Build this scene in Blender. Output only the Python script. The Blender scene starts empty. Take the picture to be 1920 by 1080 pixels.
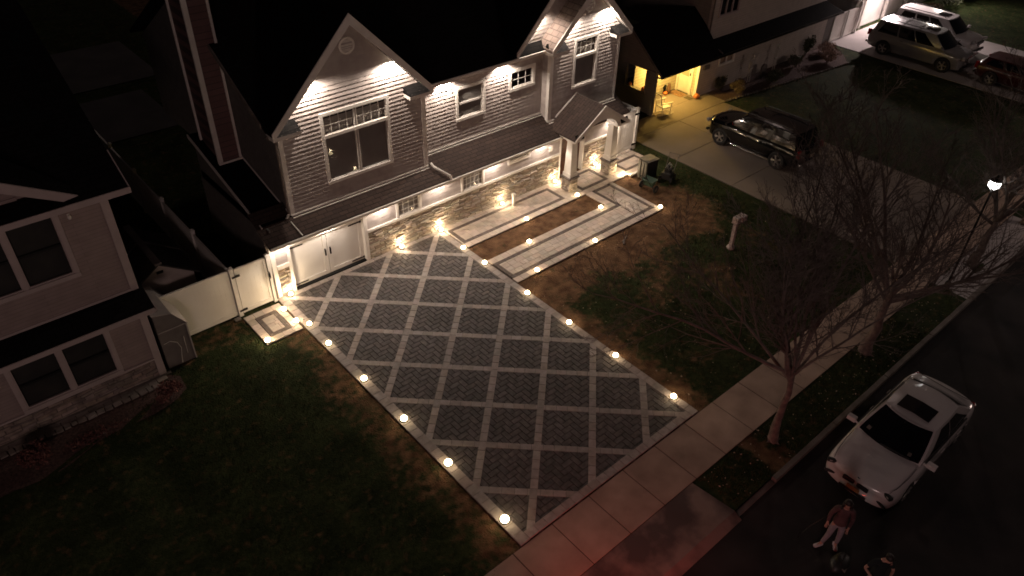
import bpy, bmesh, math, random
from mathutils import Vector, Matrix
from math import radians, sin, cos, pi, tan
random.seed(7)
S = bpy.context.scene
COL = S.collection
R = random.Random(11)

# ------------------------------------------------------------------ mesh kit
class MB:
    """collects vertices and faces that become ONE mesh object"""
    def __init__(s): s.v = []; s.f = []; s.c = []
    def add(s, vs, fs, col=None):
        n = len(s.v); s.v += [tuple(p) for p in vs]
        for f in fs:
            s.f.append([i + n for i in f]); s.c.append(col)
        return s
    def box(s, x0, x1, y0, y1, z0, z1, col=None):
        v = [(x0,y0,z0),(x1,y0,z0),(x1,y1,z0),(x0,y1,z0),(x0,y0,z1),(x1,y0,z1),(x1,y1,z1),(x0,y1,z1)]
        return s.add(v, [(0,3,2,1),(4,5,6,7),(0,1,5,4),(1,2,6,5),(2,3,7,6),(3,0,4,7)], col)
    def obox(s, c, ax, ay, az, hx, hy, hz, col=None):
        c, ax, ay, az = Vector(c), Vector(ax).normalized(), Vector(ay).normalized(), Vector(az).normalized()
        v = [c + ax*i*hx + ay*j*hy + az*k*hz for k in (-1,1) for (i,j) in ((-1,-1),(1,-1),(1,1),(-1,1))]
        return s.add(v, [(0,3,2,1),(4,5,6,7),(0,1,5,4),(1,2,6,5),(2,3,7,6),(3,0,4,7)], col)
    def slab(s, top, th, d=(0,0,-1), col=None):
        """a polygon given thickness along d"""
        d = Vector(d)*th; n = len(top)
        a = [Vector(p) for p in top]; b = [p + d for p in a]
        fs = [tuple(range(n)), tuple(range(2*n-1, n-1, -1))]
        fs += [(i, i+n, (i+1)%n+n, (i+1)%n) for i in range(n)]
        return s.add(a+b, fs, col)
    def tube(s, p, q, r0, r1=None, n=8, caps=True, col=None):
        p, q = Vector(p), Vector(q); r1 = r0 if r1 is None else r1
        d = (q-p)
        if d.length < 1e-6: return s
        d.normalize()
        u = d.orthogonal().normalized(); w = d.cross(u)
        vs = [p + (u*cos(2*pi*i/n) + w*sin(2*pi*i/n))*r0 for i in range(n)] + \
             [q + (u*cos(2*pi*i/n) + w*sin(2*pi*i/n))*r1 for i in range(n)]
        fs = [(i, (i+1)%n, (i+1)%n+n, i+n) for i in range(n)]
        if caps: fs += [tuple(range(n-1,-1,-1)), tuple(range(n, 2*n))]
        return s.add(vs, fs, col)
    def path(s, pts, r, n=8, col=None):
        for a, b in zip(pts, pts[1:]): s.tube(a, b, r, r, n, True, col)
        return s
    def lathe(s, c, prof, n=16, col=None):
        c = Vector(c); vs = []
        for (r, z) in prof:
            vs += [c + Vector((r*cos(2*pi*i/n), r*sin(2*pi*i/n), z)) for i in range(n)]
        fs = []
        for k in range(len(prof)-1):
            fs += [(k*n+i, k*n+(i+1)%n, (k+1)*n+(i+1)%n, (k+1)*n+i) for i in range(n)]
        fs += [tuple(range(n-1,-1,-1)), tuple(range((len(prof)-1)*n, len(prof)*n))]
        return s.add(vs, fs, col)
    def ball(s, c, rx, ry=None, rz=None, n=10, m=6, jit=0, rnd=R, col=None):
        ry = ry or rx; rz = rz or rx; c = Vector(c)
        vs = [c + Vector((0,0,-rz))]
        for j in range(1, m):
            t = -pi/2 + pi*j/m
            for i in range(n):
                k = 1 + (rnd.uniform(-jit, jit) if jit else 0)
                vs.append(c + Vector((rx*cos(t)*cos(2*pi*i/n)*k, ry*cos(t)*sin(2*pi*i/n)*k, rz*sin(t)*k)))
        vs.append(c + Vector((0,0,rz)))
        fs = [(0, 1+(i+1)%n, 1+i) for i in range(n)]
        for j in range(m-2):
            b = 1+j*n
            fs += [(b+i, b+(i+1)%n, b+n+(i+1)%n, b+n+i) for i in range(n)]
        b = 1+(m-2)*n; t = len(vs)-1
        fs += [(b+i, b+(i+1)%n, t) for i in range(n)]
        return s.add(vs, fs, col)
    def build(s, name, mat=None, parent=None, smooth=False, bevel=0, subsurf=0, at=None):
        me = bpy.data.meshes.new(name)
        me.from_pydata(s.v, [], s.f); me.validate(); me.update()
        if any(c is not None for c in s.c) and len(me.polygons) == len(s.f):
            at_ = me.color_attributes.new('tone', 'FLOAT_COLOR', 'CORNER')
            for p, c in zip(me.polygons, s.c):
                c = c or (1,1,1)
                for li in p.loop_indices: at_.data[li].color = (*c, 1)
        if smooth:
            for p in me.polygons: p.use_smooth = True
        o = bpy.data.objects.new(name, me); COL.objects.link(o)
        if mat: me.materials.append(mat)
        if parent is not None:
            o.parent = parent
            if at is not False:
                L = world_loc(parent); o.location = (-L[0], -L[1], -L[2])
        if bevel:
            m = o.modifiers.new('bev', 'BEVEL'); m.width = bevel; m.segments = 2; m.limit_method = 'ANGLE'
        if subsurf:
            m = o.modifiers.new('sub', 'SUBSURF'); m.levels = subsurf; m.render_levels = subsurf
        return o

def world_loc(o):
    x = Vector((0,0,0))
    while o is not None:
        x = x + Vector(o.location); o = o.parent
    return x

def empty(name, label, cat, loc=(0,0,0), rz=0, group=None):
    o = bpy.data.objects.new(name, None); COL.objects.link(o)
    o.location = loc; o.rotation_euler = (0,0,rz); o.empty_display_size = .2
    o['label'] = label; o['category'] = cat
    if group: o['group'] = group
    return o
def tag(o, label, cat, group=None, kind=None):
    o['label'] = label
    if cat: o['category'] = cat
    if group: o['group'] = group
    if kind: o['kind'] = kind
    return o
def struct(o, label=None):
    o['kind'] = 'structure'
    if label: o['label'] = label
    return o
def copy_tree(o, parent=None):
    c = o.copy(); COL.objects.link(c); c.parent = parent
    for ch in list(o.children): copy_tree(ch, c)
    return c

# ------------------------------------------------------------------ materials
def mat(name, col=(.5,.5,.5), rough=.8, metal=0, spec=.5, coat=0, emit=None, estr=0):
    m = bpy.data.materials.new(name); m.use_nodes = True
    b = m.node_tree.nodes['Principled BSDF']
    b.inputs['Base Color'].default_value = (*col, 1)
    b.inputs['Roughness'].default_value = rough
    b.inputs['Metallic'].default_value = metal
    b.inputs['Specular IOR Level'].default_value = spec
    if coat: b.inputs['Coat Weight'].default_value = coat; b.inputs['Coat Roughness'].default_value = .05
    if emit:
        b.inputs['Emission Color'].default_value = (*emit, 1)
        b.inputs['Emission Strength'].default_value = estr
    return m
def N(m): return m.node_tree.nodes, m.node_tree.links, m.node_tree.nodes['Principled BSDF']
def noisy(m, c0, c1, scale=5, detail=6, bump=.0, bscale=None, tone=False, dist=.02, lo=.35, hi=.65):
    """object-space noise between two base colours (+ bump)"""
    n, l, b = N(m)
    tc = n.new('ShaderNodeTexCoord'); no = n.new('ShaderNodeTexNoise')
    no.inputs['Scale'].default_value = scale; no.inputs['Detail'].default_value = detail
    l.new(tc.outputs['Object'], no.inputs['Vector'])
    r = n.new('ShaderNodeValToRGB')
    r.color_ramp.elements[0].color = (*c0,1); r.color_ramp.elements[1].color = (*c1,1)
    r.color_ramp.elements[0].position = lo; r.color_ramp.elements[1].position = hi
    l.new(no.outputs['Fac'], r.inputs['Fac'])
    out = r.outputs['Color']
    if tone:
        a = n.new('ShaderNodeAttribute'); a.attribute_name = 'tone'
        mx = n.new('ShaderNodeMix'); mx.data_type = 'RGBA'; mx.blend_type = 'MULTIPLY'
        mx.inputs['Factor'].default_value = 1
        l.new(out, mx.inputs[6]); l.new(a.outputs['Color'], mx.inputs[7]); out = mx.outputs[2]
    l.new(out, b.inputs['Base Color'])
    if bump:
        n2 = n.new('ShaderNodeTexNoise'); n2.inputs['Scale'].default_value = bscale or scale*4
        n2.inputs['Detail'].default_value = 4
        l.new(tc.outputs['Object'], n2.inputs['Vector'])
        bp = n.new('ShaderNodeBump'); bp.inputs['Strength'].default_value = bump
        bp.inputs['Distance'].default_value = dist
        l.new(n2.outputs['Fac'], bp.inputs['Height']); l.new(bp.outputs['Normal'], b.inputs['Normal'])
    return m
def bricky(m, c0, c1, cm, w, h, mortar=.01, axes='xz', bump=.4, off=.5, dist=.01, scale=1):
    """brick texture read in object space on the given axes"""
    n, l, b = N(m)
    tc = n.new('ShaderNodeTexCoord'); sp = n.new('ShaderNodeSeparateXYZ'); cb = n.new('ShaderNodeCombineXYZ')
    l.new(tc.outputs['Object'], sp.inputs[0])
    ix = {'x':0,'y':1,'z':2}
    l.new(sp.outputs[ix[axes[0]]], cb.inputs[0]); l.new(sp.outputs[ix[axes[1]]], cb.inputs[1])
    br = n.new('ShaderNodeTexBrick'); br.offset = off
    br.inputs['Scale'].default_value = scale
    br.inputs['Color1'].default_value = (*c0,1); br.inputs['Color2'].default_value = (*c1,1)
    br.inputs['Mortar'].default_value = (*cm,1); br.inputs['Mortar Size'].default_value = mortar
    br.inputs['Brick Width'].default_value = w; br.inputs['Row Height'].default_value = h
    l.new(cb.outputs[0], br.inputs['Vector'])
    no = n.new('ShaderNodeTexNoise'); no.inputs['Scale'].default_value = 3; no.inputs['Detail'].default_value = 6
    l.new(tc.outputs['Object'], no.inputs['Vector'])
    mx = n.new('ShaderNodeMix'); mx.data_type = 'RGBA'; mx.blend_type = 'MULTIPLY'; mx.inputs['Factor'].default_value = .35
    l.new(br.outputs['Color'], mx.inputs[6]); l.new(no.outputs['Fac'], mx.inputs[7])
    l.new(mx.outputs[2], b.inputs['Base Color'])
    if bump:
        bp = n.new('ShaderNodeBump'); bp.inputs['Strength'].default_value = bump; bp.inputs['Distance'].default_value = dist
        bp.invert = True
        l.new(br.outputs['Fac'], bp.inputs['Height']); l.new(bp.outputs['Normal'], b.inputs['Normal'])
    return m

M = {}
M['white'] = noisy(mat('white_trim', rough=.45), (.70,.66,.60), (.80,.77,.72), 2.5, bump=.05)
M['vinyl'] = noisy(mat('white_vinyl', rough=.35), (.70,.67,.62), (.78,.75,.70), 1.2, bump=.03)
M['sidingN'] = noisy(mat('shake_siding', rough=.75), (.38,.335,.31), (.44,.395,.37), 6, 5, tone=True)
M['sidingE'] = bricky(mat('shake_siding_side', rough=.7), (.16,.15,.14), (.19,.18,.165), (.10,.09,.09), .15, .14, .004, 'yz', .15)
M['chase'] = bricky(mat('brown_clapboard', rough=.7), (.16,.09,.085), (.19,.105,.10), (.08,.05,.05), 3, .2, .01, 'xz', .3)
M['shingle'] = bricky(mat('brown_shingle', rough=.9), (.072,.044,.034), (.046,.029,.023), (.018,.011,.009), .32, .14, .012, 'xy', .6)
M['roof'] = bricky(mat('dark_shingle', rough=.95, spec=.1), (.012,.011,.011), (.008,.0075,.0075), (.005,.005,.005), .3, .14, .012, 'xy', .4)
M['gableroof_lit'] = bricky(mat('gable_shingle_lit', rough=.9), (.26,.20,.17), (.20,.155,.135), (.09,.07,.06), .3, .17, .012, 'yz', .5)  # lighter than the other roofs; the downlight on it is in the colour
M['stone'] = noisy(mat('ledge_stone', rough=.85), (.40,.345,.30), (.55,.485,.425), 5, bump=.35, bscale=30, tone=True, lo=.3, hi=.7)
M['grout'] = mat('stone_backing', (.03,.025,.022), .95)
M['glass'] = None
M['dark'] = mat('dark_interior', (.01,.01,.012), .9)
M['blind'] = noisy(mat('window_blind', rough=.6), (.40,.375,.34), (.47,.44,.40), 2)
M['wood'] = noisy(mat('stained_wood_door', rough=.4), (.07,.022,.012), (.13,.045,.022), 6)
M['iron'] = mat('black_iron', (.015,.013,.012), .45, .6)
M['rail'] = mat('black_plastic', (.02,.02,.02), .5)
M['concrete'] = noisy(mat('sidewalk_concrete', rough=.9), (.25,.175,.13), (.41,.295,.225), 1.3, 8, bump=.15, bscale=60, lo=.3, hi=.7)
M['concrete2'] = noisy(mat('driveway_concrete', rough=.9), (.165,.13,.105), (.215,.17,.14), .5, 8, bump=.1, bscale=50)
M['asphalt'] = noisy(mat('street_asphalt', rough=.95), (.006,.005,.005), (.030,.024,.0225), .6, 8, bump=.3, bscale=80)
M['kerb'] = noisy(mat('kerb_concrete', rough=.9), (.12,.10,.088), (.20,.17,.15), 3, bump=.2)
M['paver'] = noisy(mat('grey_paver', rough=.75), (.052,.044,.042), (.102,.088,.083), 7, bump=.25, bscale=60, tone=True)
M['band'] = noisy(mat('buff_paver', rough=.75), (.255,.218,.198), (.335,.292,.265), 7, bump=.2, bscale=60, tone=True)
M['cream'] = noisy(mat('cream_paver', rough=.75), (.46,.385,.325), (.56,.475,.405), 4, bump=.2, bscale=60, tone=True)
M['darkband'] = noisy(mat('dark_band_paver', rough=.8), (.09,.07,.06), (.14,.11,.095), 7, bump=.2, bscale=60, tone=True)
M['joint'] = mat('joint_sand', (.03,.022,.018), 1)
M['tyre'] = mat('tyre_rubber', (.012,.012,.012), .8)
M['chrome'] = mat('chrome', (.7,.7,.7), .15, 1)
M['alloy'] = mat('alloy', (.5,.48,.46), .3, .8)
M['carglass'] = mat('car_glass', (.006,.006,.007), .06, 0, .6, coat=.5)
M['blackplastic'] = mat('car_black_trim', (.012,.012,.013), .4)
M['lens'] = mat('lamp_lens', (1,.9,.7), .3, emit=(1,.80,.46), estr=11)
M['lensoff'] = mat('headlamp_glass', (.35,.33,.32), .08, 0, .8, coat=1)
M['tail'] = mat('tail_lamp', (.25,.01,.012), .2, coat=.6)
M['skin'] = mat('skin', (.50,.25,.19), .6)
M['bark'] = noisy(mat('tree_bark', rough=.95), (.10,.074,.064), (.19,.14,.12), 8, bump=.5, bscale=30)
M['twig'] = noisy(mat('tree_twig', rough=.95), (.095,.076,.067), (.165,.135,.12), 5)
def glassmat():
    m = bpy.data.materials.new('window_glass'); m.use_nodes = True
    n, l = m.node_tree.nodes, m.node_tree.links; n.clear()
    o = n.new('ShaderNodeOutputMaterial'); t = n.new('ShaderNodeBsdfTransparent'); g = n.new('ShaderNodeBsdfGlossy')
    t.inputs['Color'].default_value = (.80,.80,.80,1)
    g.inputs['Roughness'].default_value = .04; f = n.new('ShaderNodeFresnel'); mx = n.new('ShaderNodeMixShader')
    ge = n.new('ShaderNodeNewGeometry'); ma = n.new('ShaderNodeMath'); ma.operation = 'MULTIPLY_ADD'
    l.new(ge.outputs['Backfacing'], ma.inputs[0]); ma.inputs[1].default_value = -.76; ma.inputs[2].default_value = 1.45
    l.new(ma.outputs[0], f.inputs['IOR'])
    l.new(f.outputs[0], mx.inputs[0]); l.new(t.outputs[0], mx.inputs[1]); l.new(g.outputs[0], mx.inputs[2]); l.new(mx.outputs[0], o.inputs[0])
    return m
M['glass'] = glassmat()
def slatmat(name, col, h=.05):
    m = mat(name, col, .5); n, l, b = N(m)
    tc = n.new('ShaderNodeTexCoord'); w = n.new('ShaderNodeTexWave'); w.bands_direction = 'Z'; w.inputs['Scale'].default_value = 2.2/h*.14
    l.new(tc.outputs['Object'], w.inputs['Vector'])
    bp = n.new('ShaderNodeBump'); bp.inputs['Distance'].default_value = .01; bp.inputs['Strength'].default_value = .6
    l.new(w.outputs['Fac'], bp.inputs['Height']); l.new(bp.outputs['Normal'], b.inputs['Normal'])
    return m
M['slats'] = slatmat('white_blind_slats', (.55,.53,.48))

# lamps -------------------------------------------------------------
WARM = (1, .76, .50); SOFT = (1, .83, .70)
def lamp(name, kind, loc, power, parent, col=WARM, size=.03, target=None, angle=60, blend=.5):
    d = bpy.data.lights.new(name, kind); d.energy = power; d.color = col
    d.shadow_soft_size = size
    if kind == 'SPOT': d.spot_size = radians(angle); d.spot_blend = blend
    o = bpy.data.objects.new(name, d); COL.objects.link(o)
    o.parent = parent
    L = world_loc(parent) if parent else Vector((0,0,0))
    o.location = Vector(loc) - L
    if target is not None:
        o.rotation_euler = (Vector(target)-Vector(loc)).to_track_quat('-Z','Y').to_euler()
    return o

# wall helpers ------------------------------------------------------
def WS(Y):            # wall plane facing -y (u = x)
    return lambda u, z, o: (u, Y-o, z)
def WW(X):            # wall plane facing -x (u = y, grows away)
    return lambda u, z, o: (X-o, u, z)
CR = random.Random(31)
def clap(mb, P, ul, ur, z0, z1, h=.14, holes=(), lip=.033):
    """overlapping siding courses between outline functions ul(z), ur(z), leaving holes open"""
    n = max(1, round((z1-z0)/h)); hh = (z1-z0)/n
    for k in range(n):
        a, b = z0+k*hh, z0+(k+1)*hh; zm = (a+b)/2
        segs = [(ul(a), ur(a), ul(b), ur(b))]
        for (h0, h1, g0, g1) in holes:
            if g0 < zm < g1:
                new = []
                for (la, ra, lb, rb) in segs:
                    if h1 <= min(la,lb) or h0 >= max(ra,rb): new.append((la,ra,lb,rb)); continue
                    if h0 > la: new.append((la, min(ra,h0), lb, min(rb,h0)))
                    if h1 < ra: new.append((max(la,h1), ra, max(lb,h1), rb))
                segs = new
        for (la, ra, lb, rb) in segs:
            if ra-la < .01 and rb-lb < .01: continue
            ct = CR.uniform(.88,1.07); t0 = 0.0; W_ = max(ra-la, rb-lb)
            while t0 < 1:                      # the course is a row of shakes, each its own shade
                t1 = t0+CR.uniform(.11,.30)/W_
                if t1 > 1-.08/W_: t1 = 1
                A0,A1,B0,B1 = la+(ra-la)*t0, la+(ra-la)*t1, lb+(rb-lb)*t0, lb+(rb-lb)*t1
                t = ct*CR.uniform(.93,1.05); l_ = lip+CR.uniform(-.001,.001)
                v = [P(A0,a,l_), P(A1,a,l_), P(B1,b,.004), P(B0,b,.004), P(A0,a,0), P(A1,a,0), P(B0,b,-.05), P(B1,b,-.05)]
                mb.add(v, [(0,1,2,3), (4,5,1,0)] + ([(0,3,6,4)] if t0 == 0 else []) + ([(1,5,7,2)] if t1 == 1 else []), (t,t,t))
                t0 = t1
def wbox(mb, P, u0, u1, z0, z1, o0, o1, col=None):
    v = [P(u,z,o) for o in (o0,o1) for (u,z) in ((u0,z0),(u1,z0),(u1,z1),(u0,z1))]
    return mb.add(v, [(0,3,2,1),(4,5,6,7),(0,1,5,4),(1,2,6,5),(2,3,7,6),(3,0,4,7)], col)
def window(par, P, u0, u1, z0, z1, fr=.09, lites=((0,1,0,1,0,0),), blind=True, fm=None, bm=None, proud=.06, label=None, deep=.10, bf=1.0):
    """casing + panes. lites: (fu0,fu1,fz0,fz1,cols,rows) fractions of the opening; cols/rows = grille"""
    fm = fm or M['white']
    mb = MB()
    wbox(mb,P,u0,u1,z1-fr,z1,-.06,proud); wbox(mb,P,u0,u1,z0,z0+fr,-.06,proud+.015)
    wbox(mb,P,u0,u0+fr,z0+fr,z1-fr,-.06,proud); wbox(mb,P,u1-fr,u1,z0+fr,z1-fr,-.06,proud)
    a0, a1, b0, b1 = u0+fr, u1-fr, z0+fr, z1-fr
    W, H = a1-a0, b1-b0
    L = [(a0+W*l[0], a0+W*l[1], b0+H*l[2], b0+H*l[3], l[4], l[5]) for l in lites]
    s = .035
    for l in L:
        x0,x1,y0,y1 = l[:4]
        wbox(mb,P,x0,x1,y1-s,y1,-.05,proud-.03); wbox(mb,P,x0,x1,y0,y0+s,-.05,proud-.03)
        wbox(mb,P,x0,x0+s,y0+s,y1-s,-.05,proud-.03); wbox(mb,P,x1-s,x1,y0+s,y1-s,-.05,proud-.03)
    w = mb.build('window', fm, par)
    if label: w['label'] = label
    for l in L:
        x0,x1,y0,y1,c,r = l
        g = MB(); g.add([P(x0+s,y0+s,.0),P(x1-s,y0+s,.0),P(x1-s,y1-s,.0),P(x0+s,y1-s,.0)], [(0,1,2,3)])
        g.build('pane', M['glass'], w)
        if c:
            g = MB()
            for i in range(1,c):
                if r == 1:
                    g1 = MB(); wbox(g1,P,x0+(x1-x0)*i/c-.009,x0+(x1-x0)*i/c+.009,y0+s,y1-s,.004,.014); g1.build('grille_bar', fm, w)
                else: wbox(g,P,x0+(x1-x0)*i/c-.009,x0+(x1-x0)*i/c+.009,y0+s,y1-s,.004,.014)
            for i in range(1,r): wbox(g,P,x0+s,x1-s,y0+(y1-y0)*i/r-.009,y0+(y1-y0)*i/r+.009,.005,.016)
            if g.v: g.build('grille', fm, w)
    bk = MB(); 
    if blind and bm is None:
        k = b0
        while k < b0+(b1-b0)*bf-.02:
            bk.add([P(a0,k,-deep),P(a1,k,-deep),P(a1,k+.042,-deep-.030),P(a0,k+.042,-deep-.030)],[(0,1,2,3)]); k += .040
        wbox(bk,P,a0,a1,b0,b1,-deep-.07,-deep-.05); bk.build('blind', M['blind'], w)
    elif blind: wbox(bk,P,a0,a1,b0,b1,-deep-.01,-deep); bk.build('blind', bm, w)
    else: wbox(bk,P,a0,a1,b0,b1,-.42,-.40); wbox(bk,P,a0-.01,a0,b0,b1,-.4,-.06); wbox(bk,P,a1,a1+.01,b0,b1,-.4,-.06); wbox(bk,P,a0,a1,b0-.01,b0,-.4,-.06); bk.build('interior', M['dark'], w)
    return w
def ledge_stone(mb, P_, u0, u1, z0, z1, rnd, hmin=.06, hmax=.115, wmin=.16, wmax=.48, dmin=.015, dmax=.075, gap=.020, wob=.02):
    """irregular stacked stones with rounded fronts"""
    P = lambda u, z, o: P_(u, z if (z < z0+.02 or z > z1-.02) else z+wob*(sin(u*5.1+z*9)+.6*sin(u*11.3+z*4)), o)
    z = z0
    while z < z1-.01:
        h = min(rnd.uniform(hmin, hmax), z1-z)
        if z1-(z+h) < .03: h = z1-z
        u = u0
        while u < u1-.01:
            w = min(rnd.uniform(wmin, wmax), u1-u)
            if u1-(u+w) < .05: w = u1-u
            subs = [(z, z+h)]
            if h > .09 and rnd.random() < .35: subs = [(z, z+h*.5), (z+h*.5, z+h)]
            for (a, b) in subs:
                d = rnd.uniform(dmin, dmax); k = min(.022, (b-a)*.30)
                t = rnd.uniform(.68, 1.15); c = (t*rnd.uniform(.95,1.08), t, t*rnd.uniform(.86,1.0))
                j = lambda: rnd.uniform(-.009,.009)
                A, B, C, D = u+gap/2, u+w-gap/2, a+gap/2, b-gap/2
                v = [P(A,C,-.01),P(B,C,-.01),P(B,D,-.01),P(A,D,-.01),
                     P(A+j(),C+j(),d*.5),P(B+j(),C+j(),d*.5),P(B+j(),D+j(),d*.5),P(A+j(),D+j(),d*.5),
                     P(A+k,C+k+j(),d+j()),P(B-k,C+k+j(),d+j()),P(B-k+j(),D-k,d+j()),P(A+k+j(),D-k,d+j())]
                mb.add(v, [(0,1,5,4),(1,2,6,5),(2,3,7,6),(3,0,4,7),(4,5,9,8),(5,6,10,9),(6,7,11,10),(7,4,8,11),(8,9,10,11)], c)
            u += w
        z += h
# ================================================================== GROUND
def sheet(name, x0, x1, y0, y1, z, m, label=None, th=None):
    mb = MB()
    if th: mb.box(x0,x1,y0,y1,z-th,z)
    else: mb.add([(x0,y0,z),(x1,y0,z),(x1,y1,z),(x0,y1,z)], [(0,1,2,3)])
    o = mb.build(name, m); return struct(o, label)
from mathutils import noise as mn
def fbm(x, y, s, o=3, z=0):
    v = 0; a = 1; t = 0
    for k in range(o):
        v += a*mn.noise(Vector((x*s*2**k, y*s*2**k, z+k*7.3))); t += a; a *= .55
    return v/t
def sst(a, b, x):
    t = min(1, max(0, (x-a)/(b-a))); return t*t*(3-2*t)
def soil_amount(x, y):
    n = fbm(x, y, .55)*1.3 + fbm(x, y, 1.9)*.5
    v = 0
    if x > 3.2:
        # bare earth below the walk and along the drive, tapering into lawn
        lim = -5.7 + 1.1*n - .10*max(0, x-6) + (1.5 if x > 11.8 else 0)*.4
        if x < 14.2: v = max(v, sst(lim-.7, lim+.5, y) * (1 - sst(12.2+n, 13.8+n, x)))
        v = max(v, 1 - sst(.25+.25*n, 1.0+.5*n, x-3.3)) if y < -4 else v
        v = max(v, .55*sst(.35, .8, fbm(x+20, y, .5)+.55*(1-abs(y+8)/6))) if y > -11 and x < 13 else v
    if x < -3.2 and y < -.5:
        v = max(v, .62*(1 - sst(.35+.5*n, 1.5+.6*n, -3.3-x))) if x > -7 else v
    if -7.3 < x < -4.6 and -.9 < y < .2: v = max(v, .35)
    return v
xs = [-120,-60,-35,-24,-18] + [-14+.22*i for i in range(int(34/.22))] + [20.2,23,27,31,36,42,50,65,90,140]
ys = [-14.75,-14.5] + [-14.2+.22*i for i in range(int(15.4/.22))] + [1.4,2.5,4,6,9,13,18,25,40,70,130]
mb = MB(); nx = len(xs)
for y in ys:
    for x in xs:
        mb.v.append((x, y, (fbm(x,y,.8)*.018 if -14.4 < y < 1.2 and -13 < x < 19 else 0) - .012))
for j in range(len(ys)-1):
    for i in range(nx-1):
        a = j*nx+i; mb.f.append((a, a+1, a+1+nx, a+nx)); mb.c.append(None)
m = mat('lawn_and_soil', rough=.95, spec=.1); n, l, b = N(m)
tc = n.new('ShaderNodeTexCoord')
def nz(scale, det=6):
    k = n.new('ShaderNodeTexNoise'); k.inputs['Scale'].default_value = scale; k.inputs['Detail'].default_value = det
    l.new(tc.outputs['Object'], k.inputs['Vector']); return k
def rmp(src, c0, c1, p0, p1):
    r = n.new('ShaderNodeValToRGB'); r.color_ramp.elements[0].color=(*c0,1); r.color_ramp.elements[1].color=(*c1,1)
    r.color_ramp.elements[0].position=p0; r.color_ramp.elements[1].position=p1; l.new(src, r.inputs['Fac']); return r
g1 = nz(7); g2 = nz(1.1); s1 = nz(2.6, 10)
rg = rmp(g1.outputs['Fac'], (.024,.034,.011), (.050,.062,.023), .34, .70)
rg2 = rmp(g2.outputs['Fac'], (.45,.5,.45), (1,1,1), .35, .65)
mg = n.new('ShaderNodeMix'); mg.data_type='RGBA'; mg.blend_type='MULTIPLY'; mg.inputs['Factor'].default_value=1
l.new(rg.outputs['Color'], mg.inputs[6]); l.new(rg2.outputs['Color'], mg.inputs[7])
rs = rmp(s1.outputs['Fac'], (.075,.038,.020), (.205,.118,.065), .34, .72)
at = n.new('ShaderNodeAttribute'); at.attribute_name = 'soil'
ma = n.new('ShaderNodeMath'); ma.operation='ADD'; l.new(at.outputs['Fac'], ma.inputs[0])
mm = n.new('ShaderNodeMath'); mm.operation='MULTIPLY_ADD'; l.new(nz(4,12).outputs['Fac'], mm.inputs[0]); mm.inputs[1].default_value=2.6; mm.inputs[2].default_value=-1.3
l.new(mm.outputs[0], ma.inputs[1])
rm = rmp(ma.outputs[0], (0,0,0), (1,1,1), .15, .80)
mx = n.new('ShaderNodeMix'); mx.data_type='RGBA'; l.new(rm.outputs['Color'], mx.inputs['Factor'])
l.new(mg.outputs[2], mx.inputs[6]); l.new(rs.outputs['Color'], mx.inputs[7]); l.new(mx.outputs[2], b.inputs['Base Color'])
bp = n.new('ShaderNodeBump'); bp.inputs['Strength'].default_value=.9; bp.inputs['Distance'].default_value=.06
l.new(nz(22,5).outputs['Fac'], bp.inputs['Height']); l.new(bp.outputs['Normal'], b.inputs['Normal'])
lawn = mb.build('lawn', m, smooth=True); struct(lawn)
ca = lawn.data.attributes.new('soil', 'FLOAT', 'POINT')
for i, v in enumerate(mb.v): ca.data[i].value = soil_amount(v[0], v[1])

# grass blades standing up where the lamps rake over them
gb = MB(); gr = random.Random(3)
def grass_patch(x0,x1,y0,y1,count,hh=.06):
    for _ in range(count):
        x, y = gr.uniform(x0,x1), gr.uniform(y0,y1)
        if x < -3.45 and x > -4.8 and -1.75 < y < .2: continue
        if soil_amount(x,y)+gr.uniform(-.3,.3) > .32: continue
        a = gr.uniform(0, 2*pi); h = hh*gr.uniform(.5,1.5); w = .012
        dx, dy = cos(a)*w, sin(a)*w; lx, ly = gr.uniform(-.04,.04), gr.uniform(-.04,.04)
        gb.add([(x-dx,y-dy,-.03),(x+dx,y+dy,-.03),(x+lx,y+ly,h)], [(0,1,2)])
grass_patch(3.5, 14, -12, -4.3, 16000); grass_patch(-9, -3.4, -13, 0, 12000); grass_patch(11.5, 14.8, -7, .1, 4000); grass_patch(1.5, 12, -14.7, -13.6, 5000)
gm = noisy(mat('grass_blades', rough=.9, spec=.1), (.024,.030,.010), (.075,.08,.034), 3)
tag(gb.build('grass', gm), 'short patchy grass of the lawns', 'grass', kind='stuff')

sheet('terrain', -400, 400, -400, 400, -.45, mat('terrain_earth', (.03,.03,.02), 1))
sheet('street', -160, 160, -24, -14.9, -.12, M['asphalt'])
sheet('pavement', -160, 160, -30, -24, -.02, M['concrete'], 'far pavement beyond the street', .2)
# kerb with its joints
kb = MB(); x = -60
while x < 60:
    if not (-3.9 < x < 1.3): kb.box(x, x+2.98, -14.9, -14.75, -.3, .012)
    else: kb.box(x, x+2.98, -14.9, -14.75, -.3, -.085)
    x += 3
struct(kb.build('kerb', M['kerb'], bevel=.015))
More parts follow.
